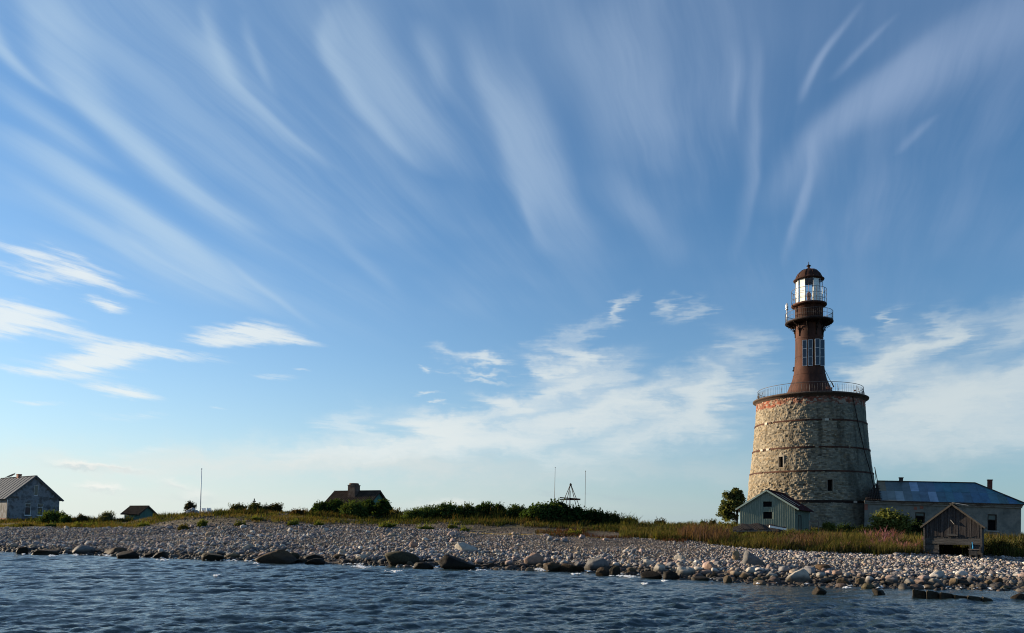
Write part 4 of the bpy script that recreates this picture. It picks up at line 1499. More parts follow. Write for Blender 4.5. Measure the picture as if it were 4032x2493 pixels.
# --- green boarded shed in front of the tower
sx0, sy0 = at(3020, 2080, 74).x, 74.0
sz0 = zg(sx0, sy0) - .2
sr_ = at(3016, 1931, 74).z - sz0
sw_ = at(3016, 2000, 74).z - sz0
m_mint = mat('mint_boards', [(.125, .165, .135), (.18, .218, .178), (.235, .268, .222)], 1.6, .85, .3, 8, (5, 5, .4))
HW = at(3016, 2004, 74).z - sz0 + .12
zu0, zu1 = at(3022, 1996, 74).z - sz0, at(3022, 1975, 74).z - sz0
zl0, zl1 = at(3022, 2043, 74).z - sz0, at(3022, 2016, 74).z - sz0
shed, shw, shr = gable_house('green_shed', (sx0, sy0, sz0), 30, 5.1, 8.6, HW, sr_, (m_mint, mat('dark_red_roofing', [(.034, .010, .012), (.060, .020, .021)], 1.6, .85, .3, 8)),
                             oh=.34, og=.22, seam=.9, sw=.05, sh=.03, holes=[(.05, zu0, .80, zu1 - zu0), (.06, zl0, .82, zl1 - zl0)],
                             label='pale green boarded shed with dark red roof and two black openings below the lighthouse', cat='shed', th=.1)
b = MB()
for k in range(25):
    x = -2.5 + k * .209
    top = HW + (sr_ - HW) * (1 - abs(x) / 2.55) - .06
    segs = [(0.05, top)]
    for (xc, w_, za, zb2) in ((.05, .80, zu0, zu1), (.06, .82, zl0, zl1)):
        if abs(x - xc) < w_ / 2 + .02:
            n2 = []
            for (p, q) in segs:
                if za < q and zb2 > p:
                    n2 += [(p, za - .02), (zb2 + .02, q)]
                else:
                    n2.append((p, q))
            segs = n2
    for (p, q) in segs:
        if q - p > .05:
            b.box((x, -.012, (p + q) / 2), (.045, .03, q - p))
for k in range(34):
    b.box((2.562, .25 + k * .23, HW / 2), (.03, .045, HW - .1))
b.build('cover_strips', m_mint, shw)
for (x, za, zb2, w_) in ((.05, zu0, zu1, .80), (.06, zl0, zl1, .82)):
    b = MB()
    b.box((x, .16, (za + zb2) / 2), (w_ + .1, .04, zb2 - za + .1))
    b.build('opening', M['black'], shw)  # black sheet behind the hole paints in the darkness inside
b = MB()
for sx in (-1, 1):
    b.bar((sx * 2.93, -.235, HW - .20), (0, -.235, sr_ + .0), .03, .15)
b.build('barge_board', mat('pale_green_trim', [(.24, .32, .28), (.33, .40, .35)], 3, .8, .1), shr)
b = MB()
b.box((2.60, 1.75, .92), (.06, .07, 1.84))
b.box((2.60, 3.0, .92), (.06, .07, 1.84))
b.box((2.60, 2.38, 1.87), (.06, 1.32, .08))
b.build('door_frame', M['wood_dark'], shw)
b = MB()
k_ = (sr_ - HW) / 2.55
for y0 in (1.7, 4.1):
    z_ = lambda x: sr_ + .09 - k_ * x + .03
    b.bar((.55, y0, z_(.55)), (2.3, y0 + .1, z_(2.3)), .16, .04)
b.build('roof_batten', M['wood_pale'], shr)

# --- collapsed low hut below the shed
kx, ky = at(2990, 2110, 66).x, 66.0
kz = zg(kx, ky) - .55
col_ = empty('collapsed_hut', (kx, ky, kz), -R(18), 'collapsed low hut with sagging shingled roof, half sunk in grass before the green shed', 'hut')
b = MB()
NXs, NYs = 26, 12
vs, fs = [], []
for j in range(NYs + 1):
    for i in range(NXs + 1):
        x, v = -2.15 + 4.3 * i / NXs, j / NYs
        zed = 1.02 + .55 * v - .22 * ((x + .4) / 2.3) ** 2 + .05 * math.sin(x * 5 + v * 3) - .14 * (x < -1.5) * v + .03 * random.random()
        vs.append((x, -.9 + 1.9 * v, zed))
n_ = len(vs)
vs += [(x, y, z - .08) for (x, y, z) in vs]
for j in range(NYs):
    for i in range(NXs):
        a = j * (NXs + 1) + i
        q = (a, a + 1, a + NXs + 2, a + NXs + 1)
        fs += [q, tuple(t_ + n_ for t_ in reversed(q))]
for i in range(NXs):
    fs.append((i, i + n_, i + 1 + n_, i + 1))
b.add(vs, fs)
for j in range(1, 9):                               # courses of shingles
    v = j / 9
    for i in range(24):
        x = -2.1 + 4.2 * (i + .5 * (j % 2)) / 24
        zed = 1.06 + .55 * v - .22 * ((x + .4) / 2.3) ** 2 + .05 * math.sin(x * 5 + v * 3) - .14 * (x < -1.5) * v
        b.box((x, -.9 + 1.9 * v, zed), (.16, .26, .035), Matrix.Rotation(R(17), 3, 'X'))
b.build('roof', mat('tarred_shingles', [(.012, .010, .010), (.028, .024, .022), (.045, .038, .033)], 5.0, .95, .5, 14), col_)
b = MB()
b.panel([(-1.7, 0), (1.75, 0), (1.75, .80), (-1.7, .86)], [], lambda x, d, z: (x, -.45 + d, z), .1)
b.panel([(-.4, 0), (1.0, 0), (1.0, .9), (-.4, .9)], [], lambda x, d, z: (1.75 - d, x, z), .1)
b.build('wall', mat('red_brown_boards', [(.07, .035, .028), (.12, .065, .05)], 3, .9, .4, 9, (5, 5, 1)), col_)
b = MB()
b.bar((-2.1, -.98, .90), (1.2, -1.0, 1.02), .05, .12)
b.bar((-.6, -.6, .1), (-.25, -.55, .85), .08, .05)
b.bar((.55, -.62, .05), (.95, -.58, .8), .08, .05)
b.bar((1.15, -.62, .05), (1.0, -.58, .8), .08, .05)
b.build('fallen_beam', M['wood_grey'], col_)
b = MB()
p0, p1 = at(3029, 2073, 64.9), at(3097, 2085, 64.9)
b.bar(p0, p1, .12, .16)
tag(b.build('white_plank', M['white_metal']), 'white plank lying on the collapsed shingled roof', 'plank')

M['wood_bh'] = mat('boathouse_planks', [(.030, .029, .028), (.060, .058, .056), (.10, .097, .094)], 3.0, .9, .5, 14, (.6, 6, 6))
# --- boathouse at the head of the shingle
bx0, by0 = at(3751, 2190, 50).x, 50.0
bz0 = zg(bx0, by0) - .10
br = at(3740, 1988, 50).z - bz0
bw = at(3740, 2066, 50).z - bz0
bsp = at(3740, 2110, 50).z - bz0
dt, db = at(3757, 2145, 50).z - bz0, .02
m_bh = mat('grey_weathered_boards', [(.018, .018, .018), (.042, .041, .041), (.080, .079, .079)], 2.4, .92, .5, 10, (6, 6, .35))
boat, bwl, bro = gable_house('boathouse', (bx0, by0, bz0), 33.3, 3.15, 5.2, bw, br, (m_bh, mat('old_tar_roof', [(.07, .058, .045), (.13, .11, .085)], 2.2, .9, .4, 9)),
                             oh=.24, og=.2, seam=0, holes=[(.10, db, 1.72, dt)], back_holes=[(.25, .55, 1.1, .7)],
                             label='weathered grey board boathouse with dark open doorway at the top of the shingle', cat='boathouse', th=.09, rth=.09)
b = MB()
kk = (br - bw) / 1.625
x = -1.62
while x < 1.6:
    w_ = random.uniform(.11, .17)
    xm = x + w_ / 2
    top = bw + kk * (1.625 - abs(xm)) - .04 - .0 * random.random()
    lo = bsp - random.uniform(0, .16)
    if abs(xm) < 1.58:
        d_ = random.uniform(.02, .045)
        b.box((xm, -d_ / 2 - .001, (lo + top) / 2), (w_ - .012, d_, top - lo))
    x += w_
b.build('gable_boards', mat('purple_grey_boards', [(.014, .012, .0125), (.040, .036, .036), (.086, .080, .078)], 3.2, .92, .4, 12, (9, 3, .22)), bwl)
b = MB()
for (x0, x1, z0, z1) in ((-1.60, 1.6, bsp - .36, bsp - .18), (-1.58, 1.58, dt + .03, dt + .22), (-1.6, -.80, .52, .78), (-1.58, -.80, .26, .50), (-1.6, -.82, .02, .24), (1.0, 1.6, .5, .74), (1.0, 1.58, .25, .48)):
    d_ = random.uniform(.02, .04)
    b.box(((x0 + x1) / 2, -d_ / 2 - .001, (z0 + z1) / 2), (x1 - x0, d_, z1 - z0))
b.build('wall_planks', M['wood_bh'], bwl)
b = MB()
b.box((-.79, -.05, dt / 2), (.07, .09, dt))
b.box((.99, -.05, dt / 2), (.07, .09, dt))
b.box((.1, -.05, dt + .05), (1.9, .085, .09))
b.build('door_frame', M['wood_bh'], bwl)
b = MB()
for sx in (-1, 1):
    b.bar((sx * 1.815, -.215, bw - .20), (0, -.215, br + .03), .03, .10)
b.build('barge_board', mat('brown_verge_board', [(.06, .052, .042), (.11, .095, .075)], 4, .85, .2), bro)  # paler, browner wood than the gable boards
b = MB()
b.bar((-.08, -.06, br - .98), (.12, -.075, br - 1.26), .025, .12, up=(0, 1, 0))
b.build('loose_board', M['wood_pale'], bwl)
b = MB()
b.bar((.0, 0.3, br + .15), (.9, .3, br - .13 + .1), .5, .02)
b.build('ridge_sheet', M['galv'], bro)
b = MB()
b.box((0, -.07, bsp + .06), (.62, .05, .15))
b.build('name_board', M['wood_bh'], bwl)
b = MB()
b.box((-1.60, -.06, bw / 2), (.10, .10, bw))
b.box((1.60, -.06, bw / 2), (.10, .10, bw))
b.build('corner_post', M['wood_bh'], bwl)

# small wooden stand with a blue thing above it, right of the boathouse door
sp_ = at(3835, 2200, 49)
sp_.z = zg(sp_.x, sp_.y)
st = empty('wooden_stand', sp_, -R(33), 'small grey wooden stand at the right of the boathouse doorway', 'stand')
b = MB()
b.box((0, 0, .56), (.62, .40, .05))
b.build('top', M['wood_grey'], st)
b = MB()
b.box((-.05, 0, .36), (.44, .30, .34))
b.build('box_body', m_bh, st)
for sx in (-.2, .14):
    b = MB()
    b.box((sx, -.02, .09), (.12, .12, .30))
    b.build('leg', M['wood_grey'], st)
b = MB()
bp_ = at(3830, 2150, 49.2)
b.tube([bp_ + Vector((0, 0, -.22)), bp_ + Vector((.01, 0, -.05)), bp_ + Vector((-.01, 0, .1)), bp_ + Vector((-.03, 0, .26))], .05, 7, .02)
tag(b.build('blue_buoy', mat('blue_plastic', [(.02, .16, .34), (.03, .22, .42)], 5, .5, .1)), 'small bright blue float hanging beside the boathouse doorway', 'float')

# --- long stone house beside the tower
P0 = Vector((38.0, 83.3))
hd = Vector((math.sin(R(109)), math.cos(R(109))))
rt = empty('stone_house', (P0.x, P0.y, zg(52, 86) - .3), math.atan2(hd.y, hd.x), 'long grey stone house with patched blue metal hipped roof beside the lighthouse', 'house')
rt.rotation_euler[1] = R(1.6)
HZ0 = rt.location.z
dd_ = Vector((-hd.y, hd.x))
def toloc(p):
    d = Vector((p.x, p.y)) - P0
    return d.dot(hd)
P0_ = P0
def wall_x(px, py, dep=0.0):
    """position along the front wall of a photograph pixel"""
    r = ray(px, py)
    P0 = P0_ + dd_ * dep
    # intersect (r.x*Y, Y) with P0 + s*hd
    Y = (P0.x * hd.y - P0.y * hd.x) / (r.x * hd.y - hd.x)
    s_ = (Vector((r.x * Y, Y)) - P0).dot(hd)
    return s_, EYE + r.z * Y - HZ0 + s_ * math.tan(R(1.6))
LH = wall_x(4019, 2100)[0]
EH = wall_x(3475, 1972)[1]
DP = 6.0
RH = wall_x(3640, 1898, 3.0)[1]
wl_ = []
for (x0, x1, y0, y1) in ((3886, 3924, 2025, 2090), (3601, 3640, 2017, 2060)):
    a, zt_ = wall_x(x0, y0)
    c, zb_ = wall_x(x1, y1)
    wl_.append((a, c, zb_, zt_))
m_sh = plaster('stained_render', [(.075, .08, .075), (.13, .135, .122), (.19, .185, .165), (.10, .105, .095)], .6)
b = MB()
b.panel([(0, 0), (LH, 0), (LH, EH), (0, EH)], [[(p, r), (q, r), (q, s_), (p, s_)] for (p, q, r, s_) in wl_], lambda x, d, z: (x, d, z), .5)
b.panel([(0.5, 0), (DP, 0), (DP, EH), (0.5, EH)], [], lambda x, d, z: (LH - d, x, z), .5)
b.panel([(0, 0), (LH - .5, 0), (LH - .5, EH), (0, EH)], [], lambda x, d, z: (x, DP - d, z), .5)
hwall = b.build('wall', m_sh, rt)
b = MB()
b.box((LH / 2, -.08, EH - .30), (LH + .12, .16, .16))
b.box((LH / 2, -.14, EH - .10), (LH + .2, .30, .20))
b.box((LH + .08, DP / 2, EH - .10), (.18, DP, .20))
b.build('cornice', mat('pale_cornice', [(.14, .14, .125), (.22, .21, .19), (.09, .07, .06)], 1.5, .9, .5, 9), hwall)
for k, (p, q, r, s_) in enumerate(wl_):
    f = MB()
    for x in (p + .05, q - .05):
        f.box((x, .2, (r + s_) / 2), (.10, .12, s_ - r))
    f.box(((p + q) / 2, .2, s_ - .05), (q - p - .2, .115, .10))
    f.box(((p + q) / 2, .2, r + (s_ - r) * .66), (q - p - .2, .11, .08))
    wn_ = f.build('window', M['wood_dark'], hwall)
    g = MB()
    g.box(((p + q) / 2, .3, (r + s_) / 2), (q - p, .03, s_ - r))
    g.build('pane', M['black'], wn_)
    g = MB()
    g.box(((p + q) / 2, .22, r + (s_ - r) * .83), (q - p - .2, .05, (s_ - r) * .30))
    g.build('boarded_top', mat('grey_green_board', [(.10, .13, .12), (.15, .18, .165)], 3, .9, .2), wn_)
    g = MB()
    g.box(((p + q) / 2, -.06, r - .06), (q - p + .3, .24, .10))
    g.build('sill', mat('broken_sill', [(.25, .24, .22), (.33, .32, .29)], 3, .9, .5), wn_)
for (x0, x1, y0, y1) in ((3595, 3607, 1995, 2008), (3618, 3632, 1992, 2004), (3400, 3413, 1972, 2008)):
    a, z1_ = wall_x(x0, y0)
    c, z0_ = wall_x(x1, y1)
    b = MB()
    b.box(((a + c) / 2, -.015, (z0_ + z1_) / 2), (c - a, .05, z1_ - z0_))
    b.build('bare_brick', M['brick'], hwall)

# hipped roof of loose metal sheets
m_rf = mat('blue_sheet_metal', [(.72, .72, .72), (1, 1, 1), (1.2, 1.2, 1.2)], 1.2, .42, .12, 6, attr='Col', metal=.35, spec=.5)
RX0 = wall_x(3455, 1940, 1.0)[0]
b = MB()
cols_, ov = [], .42
ey, ez = -ov, EH + .02
ry, rz_ = DP / 2, RH
hipx = wall_x(3832, 1904, 3.0)[0]
rr_ = random.Random(4)
PATCH = {}
nx_, ny_ = 17, 2
blue, slate, pale_, brown_ = (.050, .140, .190), (.05, .115, .15), (.20, .28, .36), (.13, .125, .11)
LEFTP = {(0, 0): (.12, .15, .15), (0, 1): (.17, .14, .085), (1, 0): (.15, .19, .19), (1, 1): (.10, .135, .135), (2, 0): (.22, .28, .30), (2, 1): (.085, .125, .13), (3, 0): (.11, .155, .165), (3, 1): (.10, .14, .15),
         (4, 0): (.10, .165, .20), (4, 1): (.22, .315, .42), (5, 0): (.09, .15, .20), (5, 1): (.085, .15, .21), (6, 0): (.21, .30, .39), (6, 1): (.085, .15, .22)}
xr = [RX0 + (LH + ov - RX0) * i / nx_ for i in range(nx_ + 1)]
def zx_at(x, v):
    """point of the front slope: x along, v up the slope"""
    return (x, ey + (ry - ey) * v, ez + (rz_ - ez) * v)
def vmax(x):
    return min(1.0, max(0.0, (LH + ov - x) / (LH + ov - hipx)))
for i in range(nx_):
    xa, xb = xr[i] + .004, xr[i + 1] - .004
    for j in range(ny_):
        v0, v1 = j / ny_, (j + 1) / ny_
        va0, va1, vb0, vb1 = min(v0, vmax(xa)), min(v1, vmax(xa)), min(v0, vmax(xb)), min(v1, vmax(xb))
        if va1 - va0 < .01:
            continue
        dz_ = .012 * rr_.random() + .004 * ((i + j) % 2)
        q = [Vector(zx_at(xa, va0)), Vector(zx_at(xb, vb0)), Vector(zx_at(xb, max(vb1, vb0 + .002))), Vector(zx_at(xa, va1))]
        q = [p + Vector((0, -.3 * dz_, dz_ + (.02 if j else 0))) for p in q]
        b.hexa([p - Vector((0, 0, .05)) for p in q], q)
        c = LEFTP.get((i, j)) or tuple(k * rr_.uniform(.85, 1.2) for k in (blue if rr_.random() < .75 else slate))
        cols_ += [c] * 8
# back slope and hip
for q in ([(RX0, DP + ov, ez), (LH + ov, DP + ov, ez), (hipx, ry, rz_), (RX0, ry, rz_)],
          [(LH + ov, -ov, ez), (LH + ov, DP + ov, ez), (hipx + .01, ry + .01, rz_), (hipx, ry - .01, rz_)]):
    q = [Vector(p) for p in q]
    b.hexa([p - Vector((0, 0, .06)) for p in q], q)
    cols_ += [blue] * 8
roof_o = b.build('roof', m_rf, rt)
a_ = roof_o.data.color_attributes.new('Col', 'FLOAT_COLOR', 'POINT')
for i, c in enumerate(cols_):
    a_.data[i].color = (*c, 1)
b = MB()
b.bar((RX0, ry, rz_ + .04), (hipx, ry, rz_ + .04), .3, .05)
b.bar((hipx, ry, rz_ + .04), (LH + ov, -ov, ez + .05), .25, .05)
b.bar((RX0, -ov - .01, ez - .05), (LH + ov, -ov - .01, ez - .05), .04, .12)
b.build('ridge_cap', M['wood_dark'], roof_o)
b = MB()
cxl = wall_x(3541, 1890, 3.0)[0]
b.box((cxl, ry, rz_ + .12), (.36, .36, .55))
b.box((cxl, ry, rz_ + .40), (.46, .46, .10))
b.build('chimney', mat('sooty_brick', [(.03, .025, .025), (.06, .05, .045)], 3, .9, .4), roof_o)
cxr = wall_x(3888, 1920, 3.6)[0]
b = MB()
b.box((cxr, ry + .3, rz_ - .35), (.40, .40, 1.35))
b.box((cxr, ry + .3, rz_ + .36), (.48, .48, .10))
b.build('chimney', mat('dark_red_brick', [(.09, .03, .025), (.15, .055, .04)], 4, .9, .5, 10), roof_o)
# charred timbers where the roof has burnt away next to the tower
b = MB()
for k in range(9):
    x = .1 + (RX0 - .1) * k / 8
    top = .15 + .8 * k / 8
    p, q = Vector(zx_at(x, 0)), Vector(zx_at(x, top))
    b.bar(p, q, .10, .12)
for j in range(6):
    v = .06 + .13 * j
    x0 = RX0 * (v * .95)
    b.bar(Vector(zx_at(x0, v)) + Vector((0, 0, .08)), Vector(zx_at(RX0 + .2, v)) + Vector((0, 0, .08)), .16, .03)
b.build('charred_rafters', mat('charred_wood', [(.02, .016, .016), (.045, .035, .03)], 4, .95, .4), rt)
b = MB()
b.bar(at(3444, 1840, 83), at(3455, 1894, 84.5), .07, .05)
b.bar(at(3446, 1852, 83), at(3448, 1890, 84.5), .04, .04)
tag(b.build('leaning_pole', M['wood_grey']), 'thin pole leaning on the tower above the left end of the blue roof', 'pole')

# ------------------------------------------------------------------ poles, daymark, chairs, pier
def pole(name, px0, py0, px1, py1, Y, r, m_, lab, grp=None):
    p, q = at(px0, py0, Y), at(px1, py1, Y)
    p.z = zg(p.x, p.y) - .1
    b = MB()
    b.tube([p, q], r, 8, r * .6)
    b.lathe([(0, -.02), (r * 1.2, 0), (r * 1.2, .08), (0, .12)], 8, c=q)
    tag(b.build(name, m_), lab, 'pole', grp)


pole('flagpole', 789, 2014, 794, 1848, 86, .065, M['white_metal'], 'tall white flagpole without a flag beside two deck chairs')
pole('mast', 2182, 1985, 2186, 1843, 88, .034, M['rail'], 'thin grey mast left of the pyramid frame, the taller of two')
pole('mast', 2303, 2007, 2305.5, 1857, 88, .034, M['rail'], 'thin grey mast right of the pyramid frame, the lower of two')

dmx, dmy = at(2246, 2000, 88).x, 88.0
dmz = zg(dmx, dmy)
dm = empty('pyramid_daymark', (dmx, dmy, dmz), 0, 'open pyramid frame with a cross of red boards, standing behind dark bushes', 'daymark')
apz = at(2245, 1906, 88).z - dmz
for (x, y) in ((-1.95, -.9), (-.95, 1.2), (1.1, -1.2), (1.95, .9)):
    b = MB()
    b.bar((x, y, -.2), (0, 0, apz), .055, .055)
    b.build('leg', M['rust_dark'], dm)
b = MB()
b.bar((-.06, 0, 0), (-.06, 0, apz - .75), .10, .10)
b.build('post', M['rust'], dm)
b = MB()
zc_ = at(2245, 1966, 88).z - dmz
b.bar((-1.22, -.1, zc_ + .16), (1.12, -.1, zc_ + .02), .05, .13)
b.bar((-1.2, .12, zc_ - .06), (1.14, .12, zc_ - .02), .05, .13)
b.build('crossbar', M['rust'], dm)
b = MB()
b.lathe([(.12, -.25), (.13, .0), (0, .12)], 8, c=(0, 0, apz))
b.build('cap', M['rust_dark'], dm)


def deck_chair(px, lab):
    p = at(px, 2012, 84.5)
    r = empty('deck_chair', (p.x, p.y, zg(p.x, p.y)), R(38), lab, 'chair')
    b = MB()
    for k in range(6):
        b.box((0, -.30 + k * .1, .33 + .012 * k), (.56, .085, .025))
    b.build('seat', M['white_metal'], r)
    b = MB()
    for k in range(8):
        q = k * .105
        b.box((0, .28 + q * .62, .42 + q * .86), (.54, .03, .09), Matrix.Rotation(R(-36), 3, 'X'))
    for sx in (-.25, .25):
        b.bar((sx, .26, .36), (sx, .80, 1.12), .04, .03)
    b.build('backrest', M['white_metal'], r)
    for sx in (-.28, .28):
        for (y0, y1) in ((-.32, -.26), (.62, .2)):
            b = MB()
            b.bar((sx, y0, -.05), (sx, y1, .36), .05, .04)
            b.build('leg', M['white_metal'], r)
    r.scale = (.85, .85, .62)
    return r


deck_chair(808, 'white slatted deck chair nearest the flagpole')
deck_chair(828, 'white slatted deck chair on the right of the pair, away from the flagpole')

# cairn at the foot of the flagpole
b = MB()
cp = at(757, 2018, 84)
cpz = zg(cp.x, cp.y)
for k in range(46):
    V, F = stone_shape(2, 200 + k % 7, .2)
    f = k / 46
    s_ = rng.uniform(.10, .19)
    r_ = (1 - f) * .9
    a = rng.uniform(0, 6.28)
    P_ = rotz(V * s_ * np.array([1.1, .9, .8]), a) + np.array([cp.x + r_ * math.cos(a) * 1.2, cp.y + r_ * math.sin(a) * .7, cpz + .05 + f * .62])
    b.add(P_, F, True)
o = b.build('cairn', M['stone'])
o.color = (.34, .33, .32, 1)
tag(o, 'low heap of grey stones left of the flagpole foot', 'stone heap')

# weathered post with little boards, standing in the bushes
sp_ = at(1000, 2010, 87)
sg = empty('signpost', (sp_.x, sp_.y, zg(sp_.x, sp_.y)), 0, 'dark wooden post with small cross boards rising from bushes right of the deck chairs', 'signpost')
tp = at(1000, 1963, 87).z - sg.location.z
b = MB()
b.bar((0, 0, -.1), (0, 0, tp), .09, .09)
b.build('post', M['wood_dark'], sg)
b = MB()
b.box((.02, -.06, tp - .32), (.36, .03, .12))
b.build('board', M['wood_dark'], sg)
b = MB()
b.box((.12, -.06, tp - .55), (.62, .03, .10))
b.build('board', M['wood_dark'], sg)

# board on posts right of the green shed
q0 = at(3206, 2095, 70)
sb = empty('board_on_posts', (q0.x, q0.y, zg(q0.x, q0.y)), -R(20), 'grey board on two thin posts right of the green shed', 'bench')
zt_ = at(3206, 2051, 70).z - sb.location.z
b = MB()
b.box((-.02, 0, zt_ - .03), (.82, .22, .10))
b.build('board', M['wood_grey'], sb)
for sx in (-.36, .36):
    b = MB()
    b.box((sx, 0, zt_ / 2 - .1), (.07, .07, zt_ + .02))
    b.build('leg', M['wood_grey'], sb)

# fallen timber beside the rowan tree
b = MB()
b.bar(at(2815, 2068, 84), at(2850, 2057, 85), .09, .09)
b.bar(at(2842, 2062, 84), at(2853, 2082, 83), .10, .08)
b.bar(at(2822, 2066, 84.5), at(2846, 2070, 84), .14, .06)
tag(b.build('fallen_timber', M['wood_grey']), 'grey fallen timbers in the grass left of the tall tree', 'timber')

# driftwood plank at the water edge
b = MB()
gp = ground_hit(3570, 2303)
b.bar(at(3522, 2299, gp.y) , at(3628, 2304, gp.y - .2), .22, .10)
tag(b.build('driftwood_plank', M['wood_grey']), 'long grey driftwood plank at the water edge left of the boathouse line', 'plank')

# broken concrete pier: six tilted slabs in a row
m_pier = mat('wet_concrete', [(.012, .011, .008), (.026, .023, .016), (.050, .044, .034)], 2.4, .6, .6, 10)
PIER = [(3593, 3648, 2319, 2327, 2353, 'first and tallest slab of the broken pier, at its left end'),
        (3648, 3702, 2324, 2332, 2358, 'second slab of the broken pier from the left'),
        (3700, 3757, 2332, 2338, 2361, 'third slab of the broken pier, next to a tilted gap'),
        (3756, 3811, 2341, 2347, 2364, 'fourth slab of the broken pier, right of the gap'),
        (3809, 3868, 2345, 2352, 2367, 'fifth slab of the broken pier, low in the water'),
        (3868, 3912, 2350, 2357, 2369, 'last slab of the broken pier, at its right end and nearly awash')]
for k, (x0, x1, ya, yb, yw, lab) in enumerate(PIER):
    d = ray((x0 + x1) / 2, yw)
    Y = -EYE / d.z
    A, B_ = at(x0, ya + 1, Y), at(x1 - .3, yb + 1, Y)
    b = MB()
    dp = .55
    lo = [Vector((A.x, A.y, -.5)), Vector((B_.x, B_.y, -.5)), Vector((B_.x + .3, B_.y + dp, -.5)), Vector((A.x + .3, A.y + dp, -.5))]
    j_ = .05
    hi = [A + Vector((.02, 0, 0)), B_ + Vector((-.02, 0, -.01)), Vector((B_.x + .27, B_.y + dp, B_.z - .04)), Vector((A.x + .27, A.y + dp, A.z - .02))]
    bm = bmesh.new()
    vs = [bm.verts.new(p) for p in lo + hi]
    for f in ((3, 2, 1, 0), (4, 5, 6, 7), (0, 1, 5, 4), (1, 2, 6, 5), (2, 3, 7, 6), (3, 0, 4, 7)):
        bm.faces.new([vs[i] for i in f])
    bmesh.ops.recalc_face_normals(bm, faces=bm.faces)
    bmesh.ops.bevel(bm, geom=bm.edges[:], offset=.035, segments=2, affect='EDGES')
    bmesh.ops.subdivide_edges(bm, edges=bm.edges[:], cuts=3, use_grid_fill=True)
    for v in bm.verts:
        v.co += Vector((1, 1, 1)) * mnoise.noise(v.co * 3.1) * .03
    me = bpy.data.meshes.new('pier_slab')
    bm.to_mesh(me)
    bm.free()
    tag(link('pier_slab', me, m_pier), lab, 'pier slab', 'slabs of the broken pier')

# ------------------------------------------------------------------ plants
M['leaf'] = leaf_mat('leaves')
M['grass'] = leaf_mat('grass_blades', trans=.4)
M['bark'] = mat('bark', [(.06, .048, .038), (.11, .09, .075)], 5, .95, .5, 14)


def leaf_cloud(n, blobs, size, colr, seed, var=.35, droop=0.0, elong=1.5):
    """leaf-sized faces in clumps on the skin of a set of ellipsoids (cx, cy, cz, rx, ry, rz)"""
    r_ = np.random.default_rng(seed)
    blobs = np.array(blobs, float)
    wgt = blobs[:, 3] * blobs[:, 5]
    bi = r_.choice(len(blobs), n, p=wgt / wgt.sum())
    B = blobs[bi]
    # clump centres
    ncl = max(8, n // 26)
    cb = r_.choice(len(blobs), ncl, p=wgt / wgt.sum())
    dv = r_.normal(size=(ncl, 3))
    dv /= np.linalg.norm(dv, axis=1)[:, None]
    dv[:, 2] = np.where(dv[:, 2] < -.35, -dv[:, 2], dv[:, 2])
    rad = r_.uniform(.55, 1.06, ncl)
    C = blobs[cb, :3] + dv * rad[:, None] * blobs[cb, 3:6]
    ci = r_.integers(ncl, size=n)
    sp = np.minimum(blobs[cb[ci], 3:6].min(1), 1.4) * .30
    P = C[ci] + r_.normal(size=(n, 3)) * sp[:, None] * np.array([1, 1, .8])
    zlo = (blobs[:, 2] - blobs[:, 5]).min()
    P[:, 2] = np.maximum(P[:, 2], zlo + .02)
    # orientation: random, mostly facing up and out
    nrm = dv[ci] * .7 + r_.normal(size=(n, 3)) * .75 + np.array([0, 0, .35])
    nrm /= np.linalg.norm(nrm, axis=1)[:, None]
    t = np.cross(nrm, r_.normal(size=(n, 3)))
    t /= np.linalg.norm(t, axis=1)[:, None] + 1e-9
    t[:, 2] -= droop
    t /= np.linalg.norm(t, axis=1)[:, None]
    u = np.cross(nrm, t)
    s_ = size * r_.uniform(.65, 1.35, n)
    a, b = t * (s_ * elong * .5)[:, None], u * (s_ * .5)[:, None]
    V = np.stack([P - a, P + b * .9, P + a, P - b * .9], 1).reshape(-1, 3)
    F = np.arange(n * 4).reshape(n, 4)
    tone_c = r_.uniform(1 - var, 1 + var, ncl)[ci]
    tone = tone_c * r_.uniform(.8, 1.2, n)
    col = np.array(colr)[None] * tone[:, None]
    col = col + (r_.random(n)[:, None] > .9) * np.array([.03, .02, 0])
    return V, F, np.repeat(col, 4, 0)


def twigs(b, n, rx, ry, h, seed, r0=.03):
    r_ = random.Random(seed)
    for k in range(n):
        a = r_.uniform(0, 6.28)
        q = r_.uniform(.25, .85)
        x, y = rx * q * math.cos(a), ry * q * math.sin(a)
        hh = h * r_.uniform(.6, 1.05) * (1 - .35 * q)
        b.tube([(x * .15, y * .15, -.1), (x * .5, y * .5, hh * .5), (x, y, hh)], r0, 4, r0 * .3)


